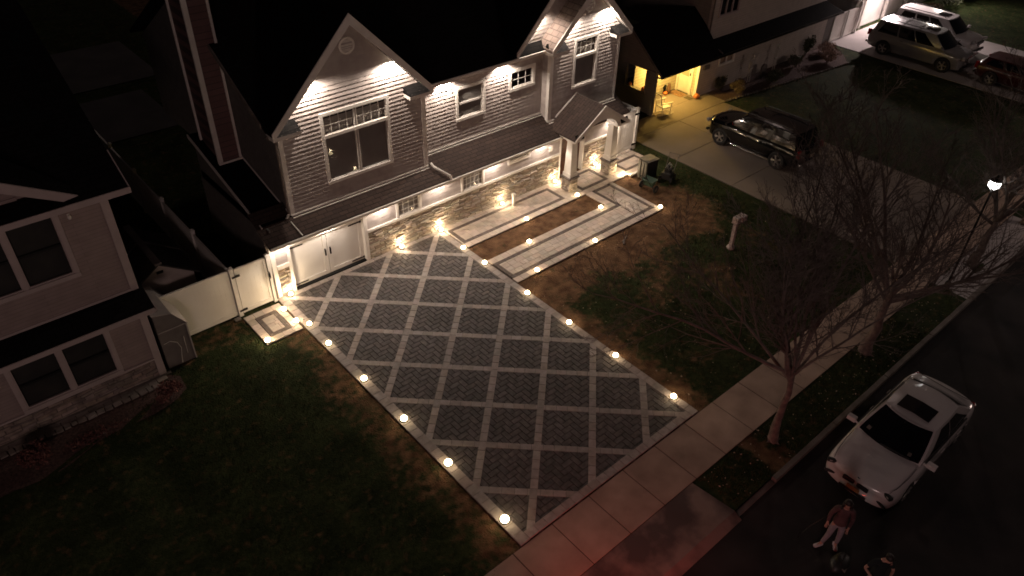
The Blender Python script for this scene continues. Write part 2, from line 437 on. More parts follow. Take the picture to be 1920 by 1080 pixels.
# sidewalk slabs
sheet('sidewalk_bed', -60, 60, -13.52, -12.08, .004, M['joint'])
sb = MB(); x = 2.7-1.28*40
for k in range(75):
    dz = R.uniform(0,.006); t = R.uniform(.86, 1.1)
    sb.box(x+.012, x+1.268, -13.51, -12.09, -.05, .018+dz, (t,t,t)); x += 1.28
mc = M['concrete']; 
def tonemul(m, name):
    m = m.copy(); m.name = name; n, l, b = N(m)
    src = b.inputs['Base Color'].links[0].from_socket
    a = n.new('ShaderNodeAttribute'); a.attribute_name = 'tone'
    mx = n.new('ShaderNodeMix'); mx.data_type='RGBA'; mx.blend_type='MULTIPLY'; mx.inputs['Factor'].default_value=1
    l.new(src, mx.inputs[6]); l.new(a.outputs['Color'], mx.inputs[7]); l.new(mx.outputs[2], b.inputs['Base Color'])
    return m
struct(sb.build('sidewalk', tonemul(mc, 'sidewalk_slabs'), bevel=.006))
# driveway apron across the verge, patched
ap = MB(); ap.add([(-3.9,-14.75,.004),(1.36,-14.75,.004),(1.22,-13.53,.014),(-3.6,-13.53,.014),(-3.9,-15.0,-.116),(1.36,-15.0,-.116)], [(0,1,2,3),(4,5,1,0)])
apm = noisy(mat('apron_concrete', rough=.85), (.075,.055,.048), (.22,.165,.135), .9, 9, bump=.2, bscale=40, lo=.42, hi=.58)
struct(ap.build('driveway_apron', apm))

# ------------------------------------------------------------------ paving
def paver(mb, c, ax, hx, hy, z, rnd, th=.05, gap=.006, tone=(.75,1.2)):
    ax = Vector((ax[0],ax[1],0)).normalized(); ay = Vector((-ax[1],ax[0],0))
    t = rnd.uniform(*tone); col = (t*rnd.uniform(.96,1.05), t, t*rnd.uniform(.95,1.03))
    z += rnd.uniform(-.0022,.0022)
    c = Vector((c[0],c[1],0)); k = .006
    hx -= gap/2; hy -= gap/2
    v = [c+ax*i*hx+ay*j*hy+Vector((0,0,z-th)) for i,j in ((-1,-1),(1,-1),(1,1),(-1,1))]
    v += [c+ax*i*hx+ay*j*hy+Vector((0,0,z-k)) for i,j in ((-1,-1),(1,-1),(1,1),(-1,1))]
    v += [c+ax*i*(hx-k)+ay*j*(hy-k)+Vector((0,0,z)) for i,j in ((-1,-1),(1,-1),(1,1),(-1,1))]
    mb.add(v, [(0,1,5,4),(1,2,6,5),(2,3,7,6),(3,0,4,7),(4,5,9,8),(5,6,10,9),(6,7,11,10),(7,4,8,11),(8,9,10,11)], col)
def strip(mb, p, q, w, z, rnd, l=.31, across=1, tone=(.85,1.12)):
    p, q = Vector((*p,0)), Vector((*q,0)); d = q-p; n = max(1, round(d.length/l)); u = d.normalized(); s = d.length/n
    v = Vector((-u.y,u.x,0))
    for i in range(n):
        for k in range(across):
            c = p+u*(s*(i+.5))+v*(w*((k+.5)/across-.5))
            paver(mb, c, u, s/2, w/across/2, z, rnd, tone=tone)
def ashlar(mb, x0, x1, y0, y1, z, rnd, tone=(.86,1.12)):
    y = y0
    while y < y1-.01:
        h = min(rnd.choice((.15,.23,.23)), y1-y)
        if y1-y-h < .07: h = y1-y
        x = x0
        while x < x1-.01:
            w = min(rnd.choice((.15,.23,.31,.38)), x1-x)
            if x1-x-w < .08: w = x1-x
            paver(mb, (x+w/2,y+h/2), (1,0), w/2, h/2, z, rnd, tone=tone); x += w
        y += h
DX0, DX1, DY0, DY1 = -3.42, 3.38, -12.06, .22
sheet('driveway_bed', DX0, DX1, DY0, DY1, .014, M['joint'])
rd = random.Random(21)
hb = MB(); w = .168
for a in range(-120, 121):
    for c in range(-40, 41):
        ox, oy = a*w + 4*c*w, a*w - 2
        for (cx, cy, hor) in ((ox+w, oy+w/2, 1), (ox+w/2, oy+2*w, 0)):
            if DX0+.12 < cx < DX1-.12 and DY0+.12 < cy < DY1-.08:
                paver(hb, (cx,cy), (1,0) if hor else (0,1), w, w/2, .030, rd, gap=.013, tone=(.80*(1+.45*fbm(cx,cy,.45)), 1.18*(1+.45*fbm(cx,cy,.45))))
driveway = hb.build('driveway', M['paver']); struct(driveway, 'grey herringbone paver driveway with a pale diamond lattice')
UX, UY = 1.07, .9566*1.07
def lat(i, j): return ((j-i)*UX, -(i+j)*UY+1.18)
def clipseg(p, q):
    t0, t1 = 0, 1; d = (q[0]-p[0], q[1]-p[1])
    for (o, dd, lo, hi) in ((p[0],d[0],-3.2,3.16),(p[1],d[1],-11.9,.06)):
        a, b_ = (lo-o)/dd, (hi-o)/dd
        if a > b_: a, b_ = b_, a
        t0, t1 = max(t0,a), min(t1,b_)
    if t1-t0 < .005: return None
    return (p[0]+d[0]*t0, p[1]+d[1]*t0), (p[0]+d[0]*t1, p[1]+d[1]*t1)
ba = MB(); bb = MB()
for i in range(-3, 12):
    s = clipseg(lat(i,-14), lat(i,22))
    if s: strip(ba, s[0], s[1], .205, .036, rd)
for j in range(-6, 12):
    s = clipseg(lat(-14,j), lat(22,j))
    if s: strip(bb, s[0], s[1], .205, .040, rd)
struct(ba.build('driveway_lattice', M['band'])); struct(bb.build('driveway_lattice', M['band']))
br = MB()
strip(br, (-3.27,DY0), (-3.27,DY1), .29, .045, rd); strip(br, (3.23,DY0), (3.23,DY1), .27, .045, rd)
strip(br, (-3.12,.10), (3.10,.10), .19, .045, rd); strip(br, (-3.12,-11.93), (3.10,-11.93), .24, .045, rd)
struct(br.build('driveway_border', M['band']))
# walks
sheet('walkway_bed', 3.4, 11.25, -4.22, -2.5, .014, M['joint']); sheet('walkway_bed', 3.4, 14.2, -1.44, .2, .014, M['joint'])
sheet('walkway_bed', 9.62, 11.25, -2.5, -1.44, .014, M['joint'])
ck, dk = MB(), MB(); Z1 = .040
def ring(mb, x0,x1,y0,y1,w): 
    strip(mb,(x0,y0+w/2),(x1,y0+w/2),w,Z1,rd,.23); strip(mb,(x0,y1-w/2),(x1,y1-w/2),w,Z1,rd,.23)
    strip(mb,(x0+w/2,y0+w),(x0+w/2,y1-w),w,Z1,rd,.23); strip(mb,(x1-w/2,y0+w),(x1-w/2,y1-w),w,Z1,rd,.23)
# upper walk beside the wall
strip(ck,(3.42,.12),(9.75,.12),.16,Z1,rd,.3); strip(ck,(3.42,-.0),(9.75,-.0),.08,Z1,rd,.3)
ring(dk, 3.50,8.72,-1.12,-.05,.145)
ashlar(ck, 3.645,8.575,-.975,-.195,Z1,rd)
strip(ck,(3.42,-1.27),(9.62,-1.27),.28,Z1,rd,.3); strip(ck,(3.45,-1.12),(3.45,-.05),.08,Z1,rd,.3)
ashlar(ck, 8.73,9.72,-1.12,-.05,Z1,rd)
ring(dk, 9.74,11.30,-1.12,.04,.145); ashlar(ck, 9.885,11.155,-.975,-.105,Z1,rd)
strip(ck,(9.76,.12),(14.1,.12),.14,Z1,rd,.3); strip(ck,(9.63,-1.27),(14.1,-1.27),.28,Z1,rd,.3)
ashlar(ck, 11.32,12.42,-1.12,.03,Z1,rd); ring(dk, 12.44,13.88,-1.12,-.30,.145); ashlar(ck, 12.585,13.735,-.975,-.445,Z1,rd)
strip(ck,(12.44,-.13),(14.1,-.13),.30,Z1,rd,.3); strip(ck,(14.0,-1.1),(14.0,-.3),.22,Z1,rd,.3)
# lower walk, L shaped
strip(ck,(3.42,-2.66),(9.70,-2.66),.30,Z1,rd,.3); strip(ck,(9.80,-2.8),(9.80,-1.42),.34,Z1,rd,.3)
strip(ck,(3.42,-4.05),(11.24,-4.05),.28,Z1,rd,.3); strip(ck,(11.14,-3.9),(11.14,-1.42),.18,Z1,rd,.3)
strip(dk,(3.45,-2.88),(10.12,-2.88),.14,Z1,rd,.23); strip(dk,(10.05,-2.8),(10.05,-1.5),.14,Z1,rd,.23)
strip(dk,(3.45,-3.83),(11.04,-3.83),.14,Z1,rd,.23); strip(dk,(10.97,-3.75),(10.97,-1.5),.14,Z1,rd,.23)
strip(dk,(3.52,-3.75),(3.52,-2.96),.14,Z1,rd,.23); strip(dk,(10.13,-1.5),(10.89,-1.5),.14,Z1,rd,.23)
ashlar(ck, 3.60,10.12,-3.75,-2.96,Z1,rd); ashlar(ck, 10.13,10.89,-3.75,-1.58,Z1,rd)
struct(ck.build('walkway', M['cream'], bevel=0), 'cream paver walk to the front door'); struct(dk.build('walkway_band', M['darkband']))
# small patio outside the side gate
sheet('patio_bed', -4.74, -3.46, -1.70, 0, .014, M['joint'])
pk, pd = MB(), MB()
strip(pk,(-4.72,-.14),(-3.48,-.14),.26,Z1,rd,.3); strip(pk,(-4.72,-1.55),(-3.48,-1.55),.26,Z1,rd,.3)
strip(pk,(-4.59,-1.41),(-4.59,-.28),.26,Z1,rd,.3); strip(pk,(-3.60,-1.41),(-3.60,-.28),.24,Z1,rd,.3)
ring(pd, -4.45,-3.73,-1.41,-.28,.15); ashlar(pk, -4.30,-3.88,-1.26,-.43,Z1,rd)
struct(pk.build('patio', M['cream'])); struct(pd.build('patio_band', M['darkband']))
# neighbour's concrete drive and porch floor
nd = MB()
def slabrow(y0,y1,x0,x1):
    nd.box(x0,x1,y0+.01,y1-.01,-.1,.02)
for (y0,y1) in ((-1.72,.72),(-4.8,-1.72),(-7.9,-4.8),(-11.0,-7.9),(-12.07,-11.0)): slabrow(y0,y1,15.02,18.35); slabrow(y0,y1,18.37,22.0)
nd.box(15.2,22.2,.73,2.02,-.1,.02); nd.box(17.8,21.3,2.03,3.4,-.1,.022)
struct(nd.build('neighbour_driveway', M['concrete2'], bevel=.008), 'plain concrete driveway of the house on the right')
nd = MB(); nd.box(34.7,43.2,-12.0,2.2,-.1,.02); nd.box(14.9,22.1,-14.74,-13.53,-.1,-.01)
struct(nd.build('far_driveway', noisy(mat('pale_concrete', rough=.9),(.30,.27,.26),(.38,.34,.33),.6)))
nd = MB(); nd.box(-3.9,.9,21.8,28.2,-.1,.03); nd.box(-4.2,-.6,15.2,20.4,-.1,.03)
struct(nd.build('rear_patio', noisy(mat('old_concrete',rough=1),(.05,.045,.045),(.075,.068,.068),.6), bevel=.01), 'faint concrete pads in the dark back yards')
# leaves and grit
lf = MB(); lr = random.Random(5)
for _ in range(420):
    x, y = (lr.uniform(3.6,14), lr.uniform(-11.8,-4.4)) if lr.random() < .6 else (lr.uniform(1.5,14), lr.uniform(-14.7,-13.5))
    a = lr.uniform(0,6.28); s = lr.uniform(.015,.04)
    lf.add([(x-cos(a)*s,y-sin(a)*s,.02),(x+sin(a)*s*.6,y-cos(a)*s*.6,.045),(x+cos(a)*s,y+sin(a)*s,.03),(x-sin(a)*s*.6,y+cos(a)*s*.6,.03)],[(0,1,2,3)])
tag(lf.build('fallen_leaves', mat('dry_leaf', (.35,.27,.2), .8)), 'dry leaves and crumbs scattered on the grass', 'leaves', kind='stuff')
# ================================================================== MAIN HOUSE
H = empty('house', 'two storey grey shingled house with stone base and two lit gables behind the diamond driveway', 'house', (4,3,0))
T27 = tan(radians(27)); Y0 = .25
def pz(y): return 2.28 + (y+.15)*T27
P0 = WS(Y0)
rs_ = random.Random(77)
# backing core walls so nothing is open
core = MB()
core.box(-3.28, 13.1, .33, 9.5, -.1, 2.2) if False else None
core.box(-3.26,-2.74,.30,.6,0,2.2); core.box(.2,9.6,.36,.5,0,1.2); core.box(11.07,13.1,.30,.6,0,2.2)
core.box(-2.2,3.12,.95,1.0,2.6,5.4)
core.build('core_wall', M['grout'], H)
for (a,b,t) in ((-3.2,-2.78,1.12),(.25,9.60,1.17),(11.07,13.12,1.17)):
    mb = MB(); wbox(mb,P0,a,b,0,t,-.08,0,(.5,.5,.5)); ledge_stone(mb,P0,a,b,0,t,rs_); mb.build('stone_base', M['stone'], H)
mb = MB()
clap(mb, P0, lambda z:-3.2, lambda z:13.1, 1.26, 2.24, .14, holes=((-2.78,.25,0,9),(1.47,2.57,1.1,2.05),(4.40,5.54,1.1,2.06),(6.72,7.92,1.65,2.1),(9.6,11.07,0,9)), lip=.02)
mb.build('siding', M['sidingN'], H)
mb = MB()
for (a,b) in ((-3.2,-2.78),(.25,9.6),(11.07,13.12)): wbox(mb,P0,a,b,1.18 if a>-3 else 1.13,1.27,-.05,.085)
wbox(mb,P0,-3.36,-3.2,0,2.2,-.1,.035); wbox(mb,P0,13.1,13.2,0,2.2,-.1,.035)
mb.build('trim_band', M['white'], H, bevel=.004)
for (u0,u1,z0,z1,l) in ((1.47,2.57,1.20,2.06,((0,1,0,1,4,3),)),(4.40,5.54,1.20,2.06,((0,1,0,1,5,3),)),(6.72,7.92,1.66,2.08,((0,1,0,1,4,1),))):
    window(H,P0,u0,u1,z0,z1,.085,l, blind=(u0<6), deep=.035)
# garage doors
mb = MB(); P1 = WS(.4)
wbox(mb,P0,-2.79,-2.66,0,1.84,-.16,.03); wbox(mb,P0,.11,.25,0,1.84,-.16,.05); wbox(mb,P0,-2.79,.25,1.80,2.19,-.16,.02)
mb.build('door_casing', M['white'], H, bevel=.004)
for k,(a,b) in enumerate(((-2.66,-1.285),(-1.275,.11))):
    mb = MB(); wbox(mb,P1,a,b,.06,1.80,-.04,0)
    fr=.15
    wbox(mb,P1,a,b,1.80-fr,1.80,0,.03); wbox(mb,P1,a,b,.06,.06+fr,0,.03)
    wbox(mb,P1,a,a+fr,.06+fr,1.80-fr,0,.03); wbox(mb,P1,b-fr,b,.06+fr,1.80-fr,0,.03)
    d = mb.build('garage_door', M['vinyl'], H, bevel=.006)
    mb = MB(); hx = b-.09 if k==0 else a+.09
    wbox(mb,P1,hx-.02,hx+.02,.82,1.10,.03,.045); mb.path([P1(hx,.85,.04),P1(hx,.86,.09),P1(hx,1.06,.09),P1(hx,1.07,.04)],.012)
    mb.build('handle', M['iron'], d)
    for z in (1.62,.14):
        mb = MB(); x0,x1 = (a+.01,a+.52) if k==0 else (b-.52,b-.01)
        wbox(mb,P1,x0,x1,z-.02,z+.02,.031,.04); wbox(mb,P1,(x0 if k==0 else x1-.06),(x0+.06 if k==0 else x1),z-.04,z+.04,.031,.045)
        mb.build('hinge', M['iron'], d)
mb = MB(); wbox(mb,P0,-2.66,.11,0,.05,-.19,.0); mb.build('threshold', M['darkband'], H)
mb = MB(); mb.box(-2.7,.15,.45,3.5,0,.02); 
# entry doors
mb = MB(); wbox(mb,P0,9.60,9.68,0,2.19,-.2,.04); wbox(mb,P0,11.0,11.07,0,2.19,-.2,.04); wbox(mb,P0,9.68,11.0,2.08,2.19,-.2,.04); mb.build('door_casing', M['white'], H, bevel=.004)
P2 = WS(.42); mb = MB(); wbox(mb,P2,9.68,11.0,.03,2.08,-.05,0)
for (a,b) in ((9.72,10.3),(10.38,10.96)):
    for (z0,z1) in ((.2,.95),(1.08,1.95)): wbox(mb,P2,a+.07,b-.07,z0,z1,0,.02)
d = mb.build('entry_door', M['wood'], H, bevel=.006)
mb = MB(); mb.path([P2(10.30,.9,.03),P2(10.30,.9,.08),P2(10.30,1.15,.08),P2(10.30,1.15,.03)],.012); mb.build('handle', M['iron'], d)
# eave, soffit, pent roof
mb = MB(); mb.box(-3.45,13.3,-.13,.27,2.16,2.185); mb.build('soffit', M['white'], H)
mb = MB(); mb.box(-3.45,13.3,-.165,-.13,2.13,2.275); mb.box(-3.45,9.2,-.235,-.166,2.17,2.262); mb.build('fascia', M['white'], H, bevel=.006)
mb = MB()
mb.slab([(-3.47,-.22,pz(-.22)),(13.32,-.22,pz(-.22)),(13.32,1.1,pz(1.1)),(-3.47,1.1,pz(1.1))], .045)
mb.build('pent_roof', M['shingle'], H)
mb = MB()   # flashing lines where walls meet the pent roof
for (a,b,y) in ((-2.22,3.17,.6),(3.17,9.16,1.05),(9.16,13.05,.6)):
    mb.box(a-.02,b+.02,y-.06,y+.02,pz(y)-.02,pz(y)+.03); mb.box(a-.02,b+.02,y-.14,y-.11,pz(y)-.06,pz(y)-.11+.075)
mb.build('flashing', M['white'], H)
# side addition roof rising to the back, its wall, the chimney chase
def sz(y): return 2.66+.25*(y-.54)
mb = MB(); mb.slab([(-3.30,.55,sz(.55)),(-2.2,.55,sz(.55)),(-2.2,5.6,sz(5.6)),(-3.30,5.6,sz(5.6))], .05)
mb.build('side_roof', M['roof'], H)
mb = MB(); mb.box(-3.34,-3.30,.5,5.62,sz(.5)-.16,sz(.5)-.02) if False else mb.slab([(-3.34,.5,sz(.5)),(-3.30,.5,sz(.5)),(-3.30,5.62,sz(5.62)),(-3.34,5.62,sz(5.62))], .12)
mb.tube((-2.27,.62,sz(.62)+.03),(-2.27,5.6,sz(5.6)+.03),.03); mb.build('rake_board', M['white'], H)
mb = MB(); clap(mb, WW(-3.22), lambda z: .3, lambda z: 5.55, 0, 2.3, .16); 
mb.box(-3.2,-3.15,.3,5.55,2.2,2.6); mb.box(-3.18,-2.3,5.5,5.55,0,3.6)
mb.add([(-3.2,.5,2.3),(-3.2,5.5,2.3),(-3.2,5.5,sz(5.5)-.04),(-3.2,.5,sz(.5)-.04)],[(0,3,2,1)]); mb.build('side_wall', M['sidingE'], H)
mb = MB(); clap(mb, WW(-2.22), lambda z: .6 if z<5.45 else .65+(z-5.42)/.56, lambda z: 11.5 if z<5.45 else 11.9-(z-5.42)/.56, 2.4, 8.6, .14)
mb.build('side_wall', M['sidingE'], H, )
mb = MB(); clap(mb, WS(3.8), lambda z:-3.02, lambda z:-2.3, 3.2, 10.4, .14); mb.box(-3.0,-2.3,3.86,5.2,3.2,10.4); mb.build('chimney_chase', M['chase'], H)
for q_ in ((-3.10,-2.94,3.74,3.83,3.38,10.45),(-2.36,-2.28,3.74,3.80,3.45,10.45),(-3.10,-2.28,3.70,3.738,3.40,3.52),(-3.07,-3.0,5.15,5.22,3.5,10.45)): mb = MB(); mb.box(*q_); mb.build('corner_board', M['white'], H, bevel=.004)

# ---- upper left gable
PL = WS(.6); sl = 1.012
def gl(foot, z): return foot + (z+.20-5.70)/sl
uL = lambda z: max(-2.2, gl(-2.55, z)); uR = lambda z: min(3.15, 3.28-(z+.20-5.74)/sl)
mb = MB(); clap(mb, PL, uL, uR, 2.52, 8.40, .14, holes=((-.81,1.73,3.33,5.77),)); mb.build('siding', M['sidingN'], H)
window(H,PL,-.81,1.73,3.30,5.77,.10,((0,.49,.70,1,4,2),(.51,1,.70,1,4,2),(0,.49,0,.68,0,0),(.51,1,0,.68,0,0)), blind=True, label='large four-part window with divided lights along its top', deep=.05, bf=.68, bm=None)
mb = MB()
wbox(mb,PL,-.72,1.64,4.92,5.02,-.02,.075)
mb.build('window_rail', M['white'], H)
for q_ in ((-2.27,-2.12,2.55,5.60,-.12,.04),(3.03,3.20,2.6,5.60,-.45,.04)): mb = MB(); wbox(mb,PL,*q_); mb.build('corner_board', M['white'], H, bevel=.004)
def vent(P, u, z, r=.27):
    mb = MB(); c = Vector(P(u,z,.0)); n_=24
    for k in range(n_):
        a,b_ = 2*pi*k/n_, 2*pi*(k+1)/n_
        q = [P(u+cos(t)*rr, z+sin(t)*rr, o) for (t,rr,o) in ((a,r,.06),(b_,r,.06),(b_,r*.78,.06),(a,r*.78,.06),(a,r,-.02),(b_,r,-.02),(b_,r*.78,-.02),(a,r*.78,-.02))]
        mb.add(q,[(0,1,2,3),(0,4,5,1),(3,2,6,7)])
    v = mb.build('gable_vent', M['white'], H)
    mb = MB()
    for k in range(-3,4):
        zz = z+k*r*.21; hw = math.sqrt(max(0,(r*.8)**2-(zz-z)**2))
        q=[P(u-hw,zz-.02,.035),P(u+hw,zz-.02,.035),P(u+hw,zz+.035,.01),P(u-hw,zz+.035,.01)]; mb.add(q,[(0,1,2,3)])
    mb.build('louvre', M['white'], v)
    mb = MB(); mb.add([P(u+cos(2*pi*k/16)*r*.8, z+sin(2*pi*k/16)*r*.8, .006) for k in range(16)],[tuple(range(16))]); mb.build('vent_backing', M['dark'], v)
vent(PL, .42, 7.66)
def gable_roof(fx0, fz0, px_, pz_, fx1, fz1, yf, yb_peak, yb0, yb1, m, barge=.24, th=.10, nm='gable_roof'):
    mb = MB()
    mb.slab([(fx0,yf,fz0),(px_,yf,pz_),(px_,yb_peak,pz_),(fx0,yb0,fz0)], th, (0,0,-1)); mb.slab([(fx1,yf,fz1),(fx1,yb1,fz1),(px_,yb_peak,pz_),(px_,yf,pz_)], th, (0,0,-1))
    mb.build(nm, m, H)
    for (fx,fz,s) in ((fx0,fz0,1),(fx1,fz1,-1)):
        mb = MB()
        # barge board, just in front of the roof edge; soffit board behind it
        a = [(fx,yf-.04,fz+.015),(px_,yf-.04,pz_+.015),(px_,yf-.04,pz_-barge*1.35),(fx,yf-.04,fz-barge)]
        if s<0: a = a[::-1]
        v = a + [(x,y+.038,z) for (x,y,z) in a]
        mb.add(v,[(0,3,2,1),(4,5,6,7),(0,1,5,4),(1,2,6,5),(2,3,7,6),(3,0,4,7)])
        mb.build('barge_board', M['white'], H, bevel=.004)
        mb = MB(); d = Vector((px_-fx,0,pz_-fz))
        q = [(fx,yf,fz-.13),(px_,yf,pz_-.13),(px_,yf+.42,pz_-.13),(fx,yf+.42,fz-.13)]
        mb.slab(q,.02); mb.build('rake_soffit', M['white'], H)
gable_roof(-2.57,5.74,.38,8.72,3.29,5.77,.2,6.0,.72,.78,M['roof'])
def cornice_return(x0, x1, y0, y1, z, inner):
    """small boxed return with its own little shingled cap"""
    mb = MB(); mb.box(x0,x1,y0,y1,z-.12,z); mb.build('cornice_return', M['white'], H, bevel=.004)
    mb = MB(); xi, xo = (x1, x0) if inner=='r' else (x0, x1)
    mb.add([(x0,y0,z+.002),(x1,y0,z+.002),(x1,y1,z+.28),(x0,y1,z+.28),(x0,y1,z+.002),(x1,y1,z+.002)],[(0,1,2,3),(0,3,4),(1,5,2)])
    mb.build('return_cap', M['roof'], H)
cornice_return(-2.55,-1.62,.2,.6,5.60,'r'); cornice_return(2.35,3.27,.2,.6,5.62,'l')

# ---- middle wall
PM = WS(1.05)
mb = MB(); clap(mb, PM, lambda z:3.12, lambda z:9.2, 2.80, 5.46, .14, holes=((4.85,6.22,3.75,5.03),(7.41,8.74,4.25,5.05)))
mb.build('siding', M['sidingN'], H)
window(H,PM,4.85,6.22,3.72,5.04,.10,((0,1,.5,1,0,0),(0,1,0,.5,0,0)), blind=True, deep=.035)
window(H,PM,7.41,8.74,4.21,5.07,.11,((0,1,0,1,3,2),), blind=False)
mb = MB(); mb.box(3.2,8.9,.68,1.07,5.50,5.53); mb.build('soffit', M['white'], H)
mb = MB(); mb.box(3.2,8.85,.64,.68,5.50,5.66); mb.box(3.3,8.85,.56,.635,5.54,5.655); mb.build('fascia', M['white'], H, bevel=.006)
mb = MB()   # main roof, front and back slopes
rz = lambda y: 5.68+.56*(y-.62)
mb.slab([(-2.55,.62,rz(.62)),(13.2,.62,rz(.62)),(13.2,6.3,rz(6.3)),(-2.55,6.3,rz(6.3))], .12)
mb.slab([(-2.55,6.3,rz(6.3)),(13.2,6.3,rz(6.3)),(13.2,12.0,rz(.62)),(-2.55,12.0,rz(.62))], .12)
mb.build('main_roof', M['roof'], H)
mb = MB(); mb.slab([(-2.59,.9,rz(.9)),(-2.55,.9,rz(.9)),(-2.55,6.3,rz(6.3)+.01),(-2.59,6.3,rz(6.3)+.01)], .16); mb.build('rake_board', M['kerb'], H)
# ---- right wing
PW = WS(.6)
wl = lambda z: max(9.16, 8.85+(z+.20-5.70)/.98); wr = lambda z: min(13.03, 13.29-(z+.20-5.74)/.98)
mb = MB(); clap(mb, PW, wl, wr, 2.52, 7.56, .14, holes=((10.38,11.74,3.76,5.75),)); mb.build('siding', M['sidingN'], H)
window(H,PW,10.38,11.74,3.73,5.77,.10,((0,1,.66,1,4,2),(0,1,0,.62,0,0)), blind=True, deep=.06, bf=.62, label='tall window with a divided top light in the right gable')
mb = MB(); wbox(mb,PW,10.47,11.65,4.98,5.07,-.02,.075); mb.build('window_rail', M['white'], H)
vent(PW, 11.08, 6.95, .25)
mb = MB(); clap(mb, WW(9.17), lambda z:.62, lambda z:1.05, 2.5, 5.6, .14); mb.build('side_wall', M['sidingN'], H)
for q_ in ((9.11,9.29,2.5,5.58,-.12,.04),(12.94,13.07,2.55,5.58,-.12,.04)): mb = MB(); wbox(mb,PW,*q_); mb.build('corner_board', M['white'], H, bevel=.004)
gable_roof(8.83,5.73,11.06,7.92,13.30,5.75,.2,1.04,1.04,1.04,M['gableroof_lit'])
cornice_return(8.85,9.75,.2,.6,5.60,'r'); cornice_return(12.40,13.28,.2,.6,5.60,'l')
# rear gable over the wing
rl = lambda z: max(7.75, 7.46+(z+.2-5.80)/1.06); rr_ = lambda z: min(13.0, 13.3-(z+.2-5.80)/1.06)
mb = MB(); clap(mb, PM, rl, rr_, 5.46, 8.54, .14); mb.build('siding', M['sidingN'], H)
gable_roof(7.44,5.82,10.38,8.93,13.32,5.82,.66,6.9,.95,.95,M['roof'])
cornice_return(7.46,8.3,.66,1.05,5.68,'r')
# ---- porch: gable roof, arched front, columns
mb = MB(); th=.05
mb.slab([(9.10,-1.08,2.44),(10.70,-1.08,3.50),(10.70,.62,3.50),(9.10,.62,2.44)], th); mb.slab([(12.30,-1.08,2.44),(12.30,.62,2.44),(10.70,.62,3.50),(10.70,-1.08,3.50)], th)
mb.build('porch_roof', M['shingle'], H)
mb = MB()
for (fx) in (9.10,12.30):
    a=[(fx,-1.12,2.45),(10.7,-1.12,3.515),(10.7,-1.12,3.33),(fx+(.12 if fx<10 else -.12),-1.12,2.36),(fx,-1.12,2.34)]
    if fx>10: a=a[::-1]
    mb.add(a+[(x,y+.04,z) for x,y,z in a],[tuple(range(4,-1,-1)),tuple(range(5,10))]+[(i,(i+1)%5,(i+1)%5+5,i+5) for i in range(5)])
mb.build('barge_board', M['white'], H)
mb = MB()   # flashing where porch roof meets the wall
mb.slab([(9.55,.57,2.78),(10.70,.57,3.545),(10.70,.52,3.545),(9.55,.52,2.78)],.03); mb.slab([(11.9,.57,2.75),(11.9,.52,2.75),(10.7,.52,3.545),(10.7,.57,3.545)],.03)
mb.build('flashing', M['white'], H)
mb = MB(); n_=14
arc=[(10.7-.95*cos(pi*k/n_), 2.34+.52*sin(pi*k/n_)) for k in range(n_+1)]
top=[(9.28+ (10.7-9.28)*min(1,(k/(n_/2))) if k<=n_/2 else 10.7+(12.12-10.7)*((k-n_/2)/(n_/2)), 0) for k in range(n_+1)]
topz=lambda x: 3.42-abs(x-10.7)*.6625
for k in range(n_):
    (x0,z0),(x1,z1)=arc[k],arc[k+1]; t0,t1=top[k][0],top[k+1][0]
    v=[(x0,-1.0,z0),(x1,-1.0,z1),(t1,-1.0,topz(t1)),(t0,-1.0,topz(t0))]; mb.add(v+[(a,-.9,c) for a,b,c in v],[(0,1,2,3),(7,6,5,4),(0,4,5,1)])
mb.box(9.14,9.76,-1.01,-.4,2.30,2.42); mb.box(11.64,12.26,-1.01,-.4,2.30,2.42)
mb.box(9.2,9.4,-.95,.2,2.28,2.40); mb.box(12.0,12.2,-.95,.2,2.28,2.40); mb.build('porch_arch', M['white'], H)
for (x0,x1) in ((9.16,9.62),(11.78,12.24)):
    mb = MB(); mb.add([(x0,-1.08,2.425),(x1,-1.08,2.425),(x1,-.98,2.62),(x0,-.98,2.62)],[(0,1,2,3)]); mb.build('return_cap', M['roof'], H)
for (cx,cy) in ((9.37,-.68),(11.76,-.68)):
    mb = MB(); pr = random.Random(int(cx*10)); hs=.225
    mb.box(cx-hs,cx+hs,cy-hs,cy+hs,0,.62,(.4,.4,.4))
    for F in (lambda u,z,o:(cx+u,cy-hs-o,z), lambda u,z,o:(cx-hs-o,cy-u,z), lambda u,z,o:(cx+hs+o,cy+u,z), lambda u,z,o:(cx-u,cy+hs+o,z)):
        ledge_stone(mb,F,-hs-.02,hs+.02,0,.62,pr,.05,.10,.12,.3,.01,.045)
    pier = mb.build('pier', M['stone'], H)
    mb = MB(); mb.box(cx-.29,cx+.29,cy-.29,cy+.29,.62,.69); mb.build('cap_stone', M['kerb'], pier, bevel=.01)
    mb = MB(); mb.box(cx-.215,cx+.215,cy-.215,cy+.215,.69,.86)
    a,b_=.185,.145; v=[(cx+i*a,cy+j*a,.86) for i,j in ((-1,-1),(1,-1),(1,1),(-1,1))]+[(cx+i*b_,cy+j*b_,2.26) for i,j in ((-1,-1),(1,-1),(1,1),(-1,1))]
    mb.add(v,[(0,1,5,4),(1,2,6,5),(2,3,7,6),(3,0,4,7),(4,5,6,7)]); mb.box(cx-.175,cx+.175,cy-.175,cy+.175,2.22,2.31)
    mb.build('column', M['white'], H, bevel=.006)
mb = MB(); mb.box(10.0,10.28,.14,.22,1.75,2.0); mb.build('house_light_box', M['white'], H)
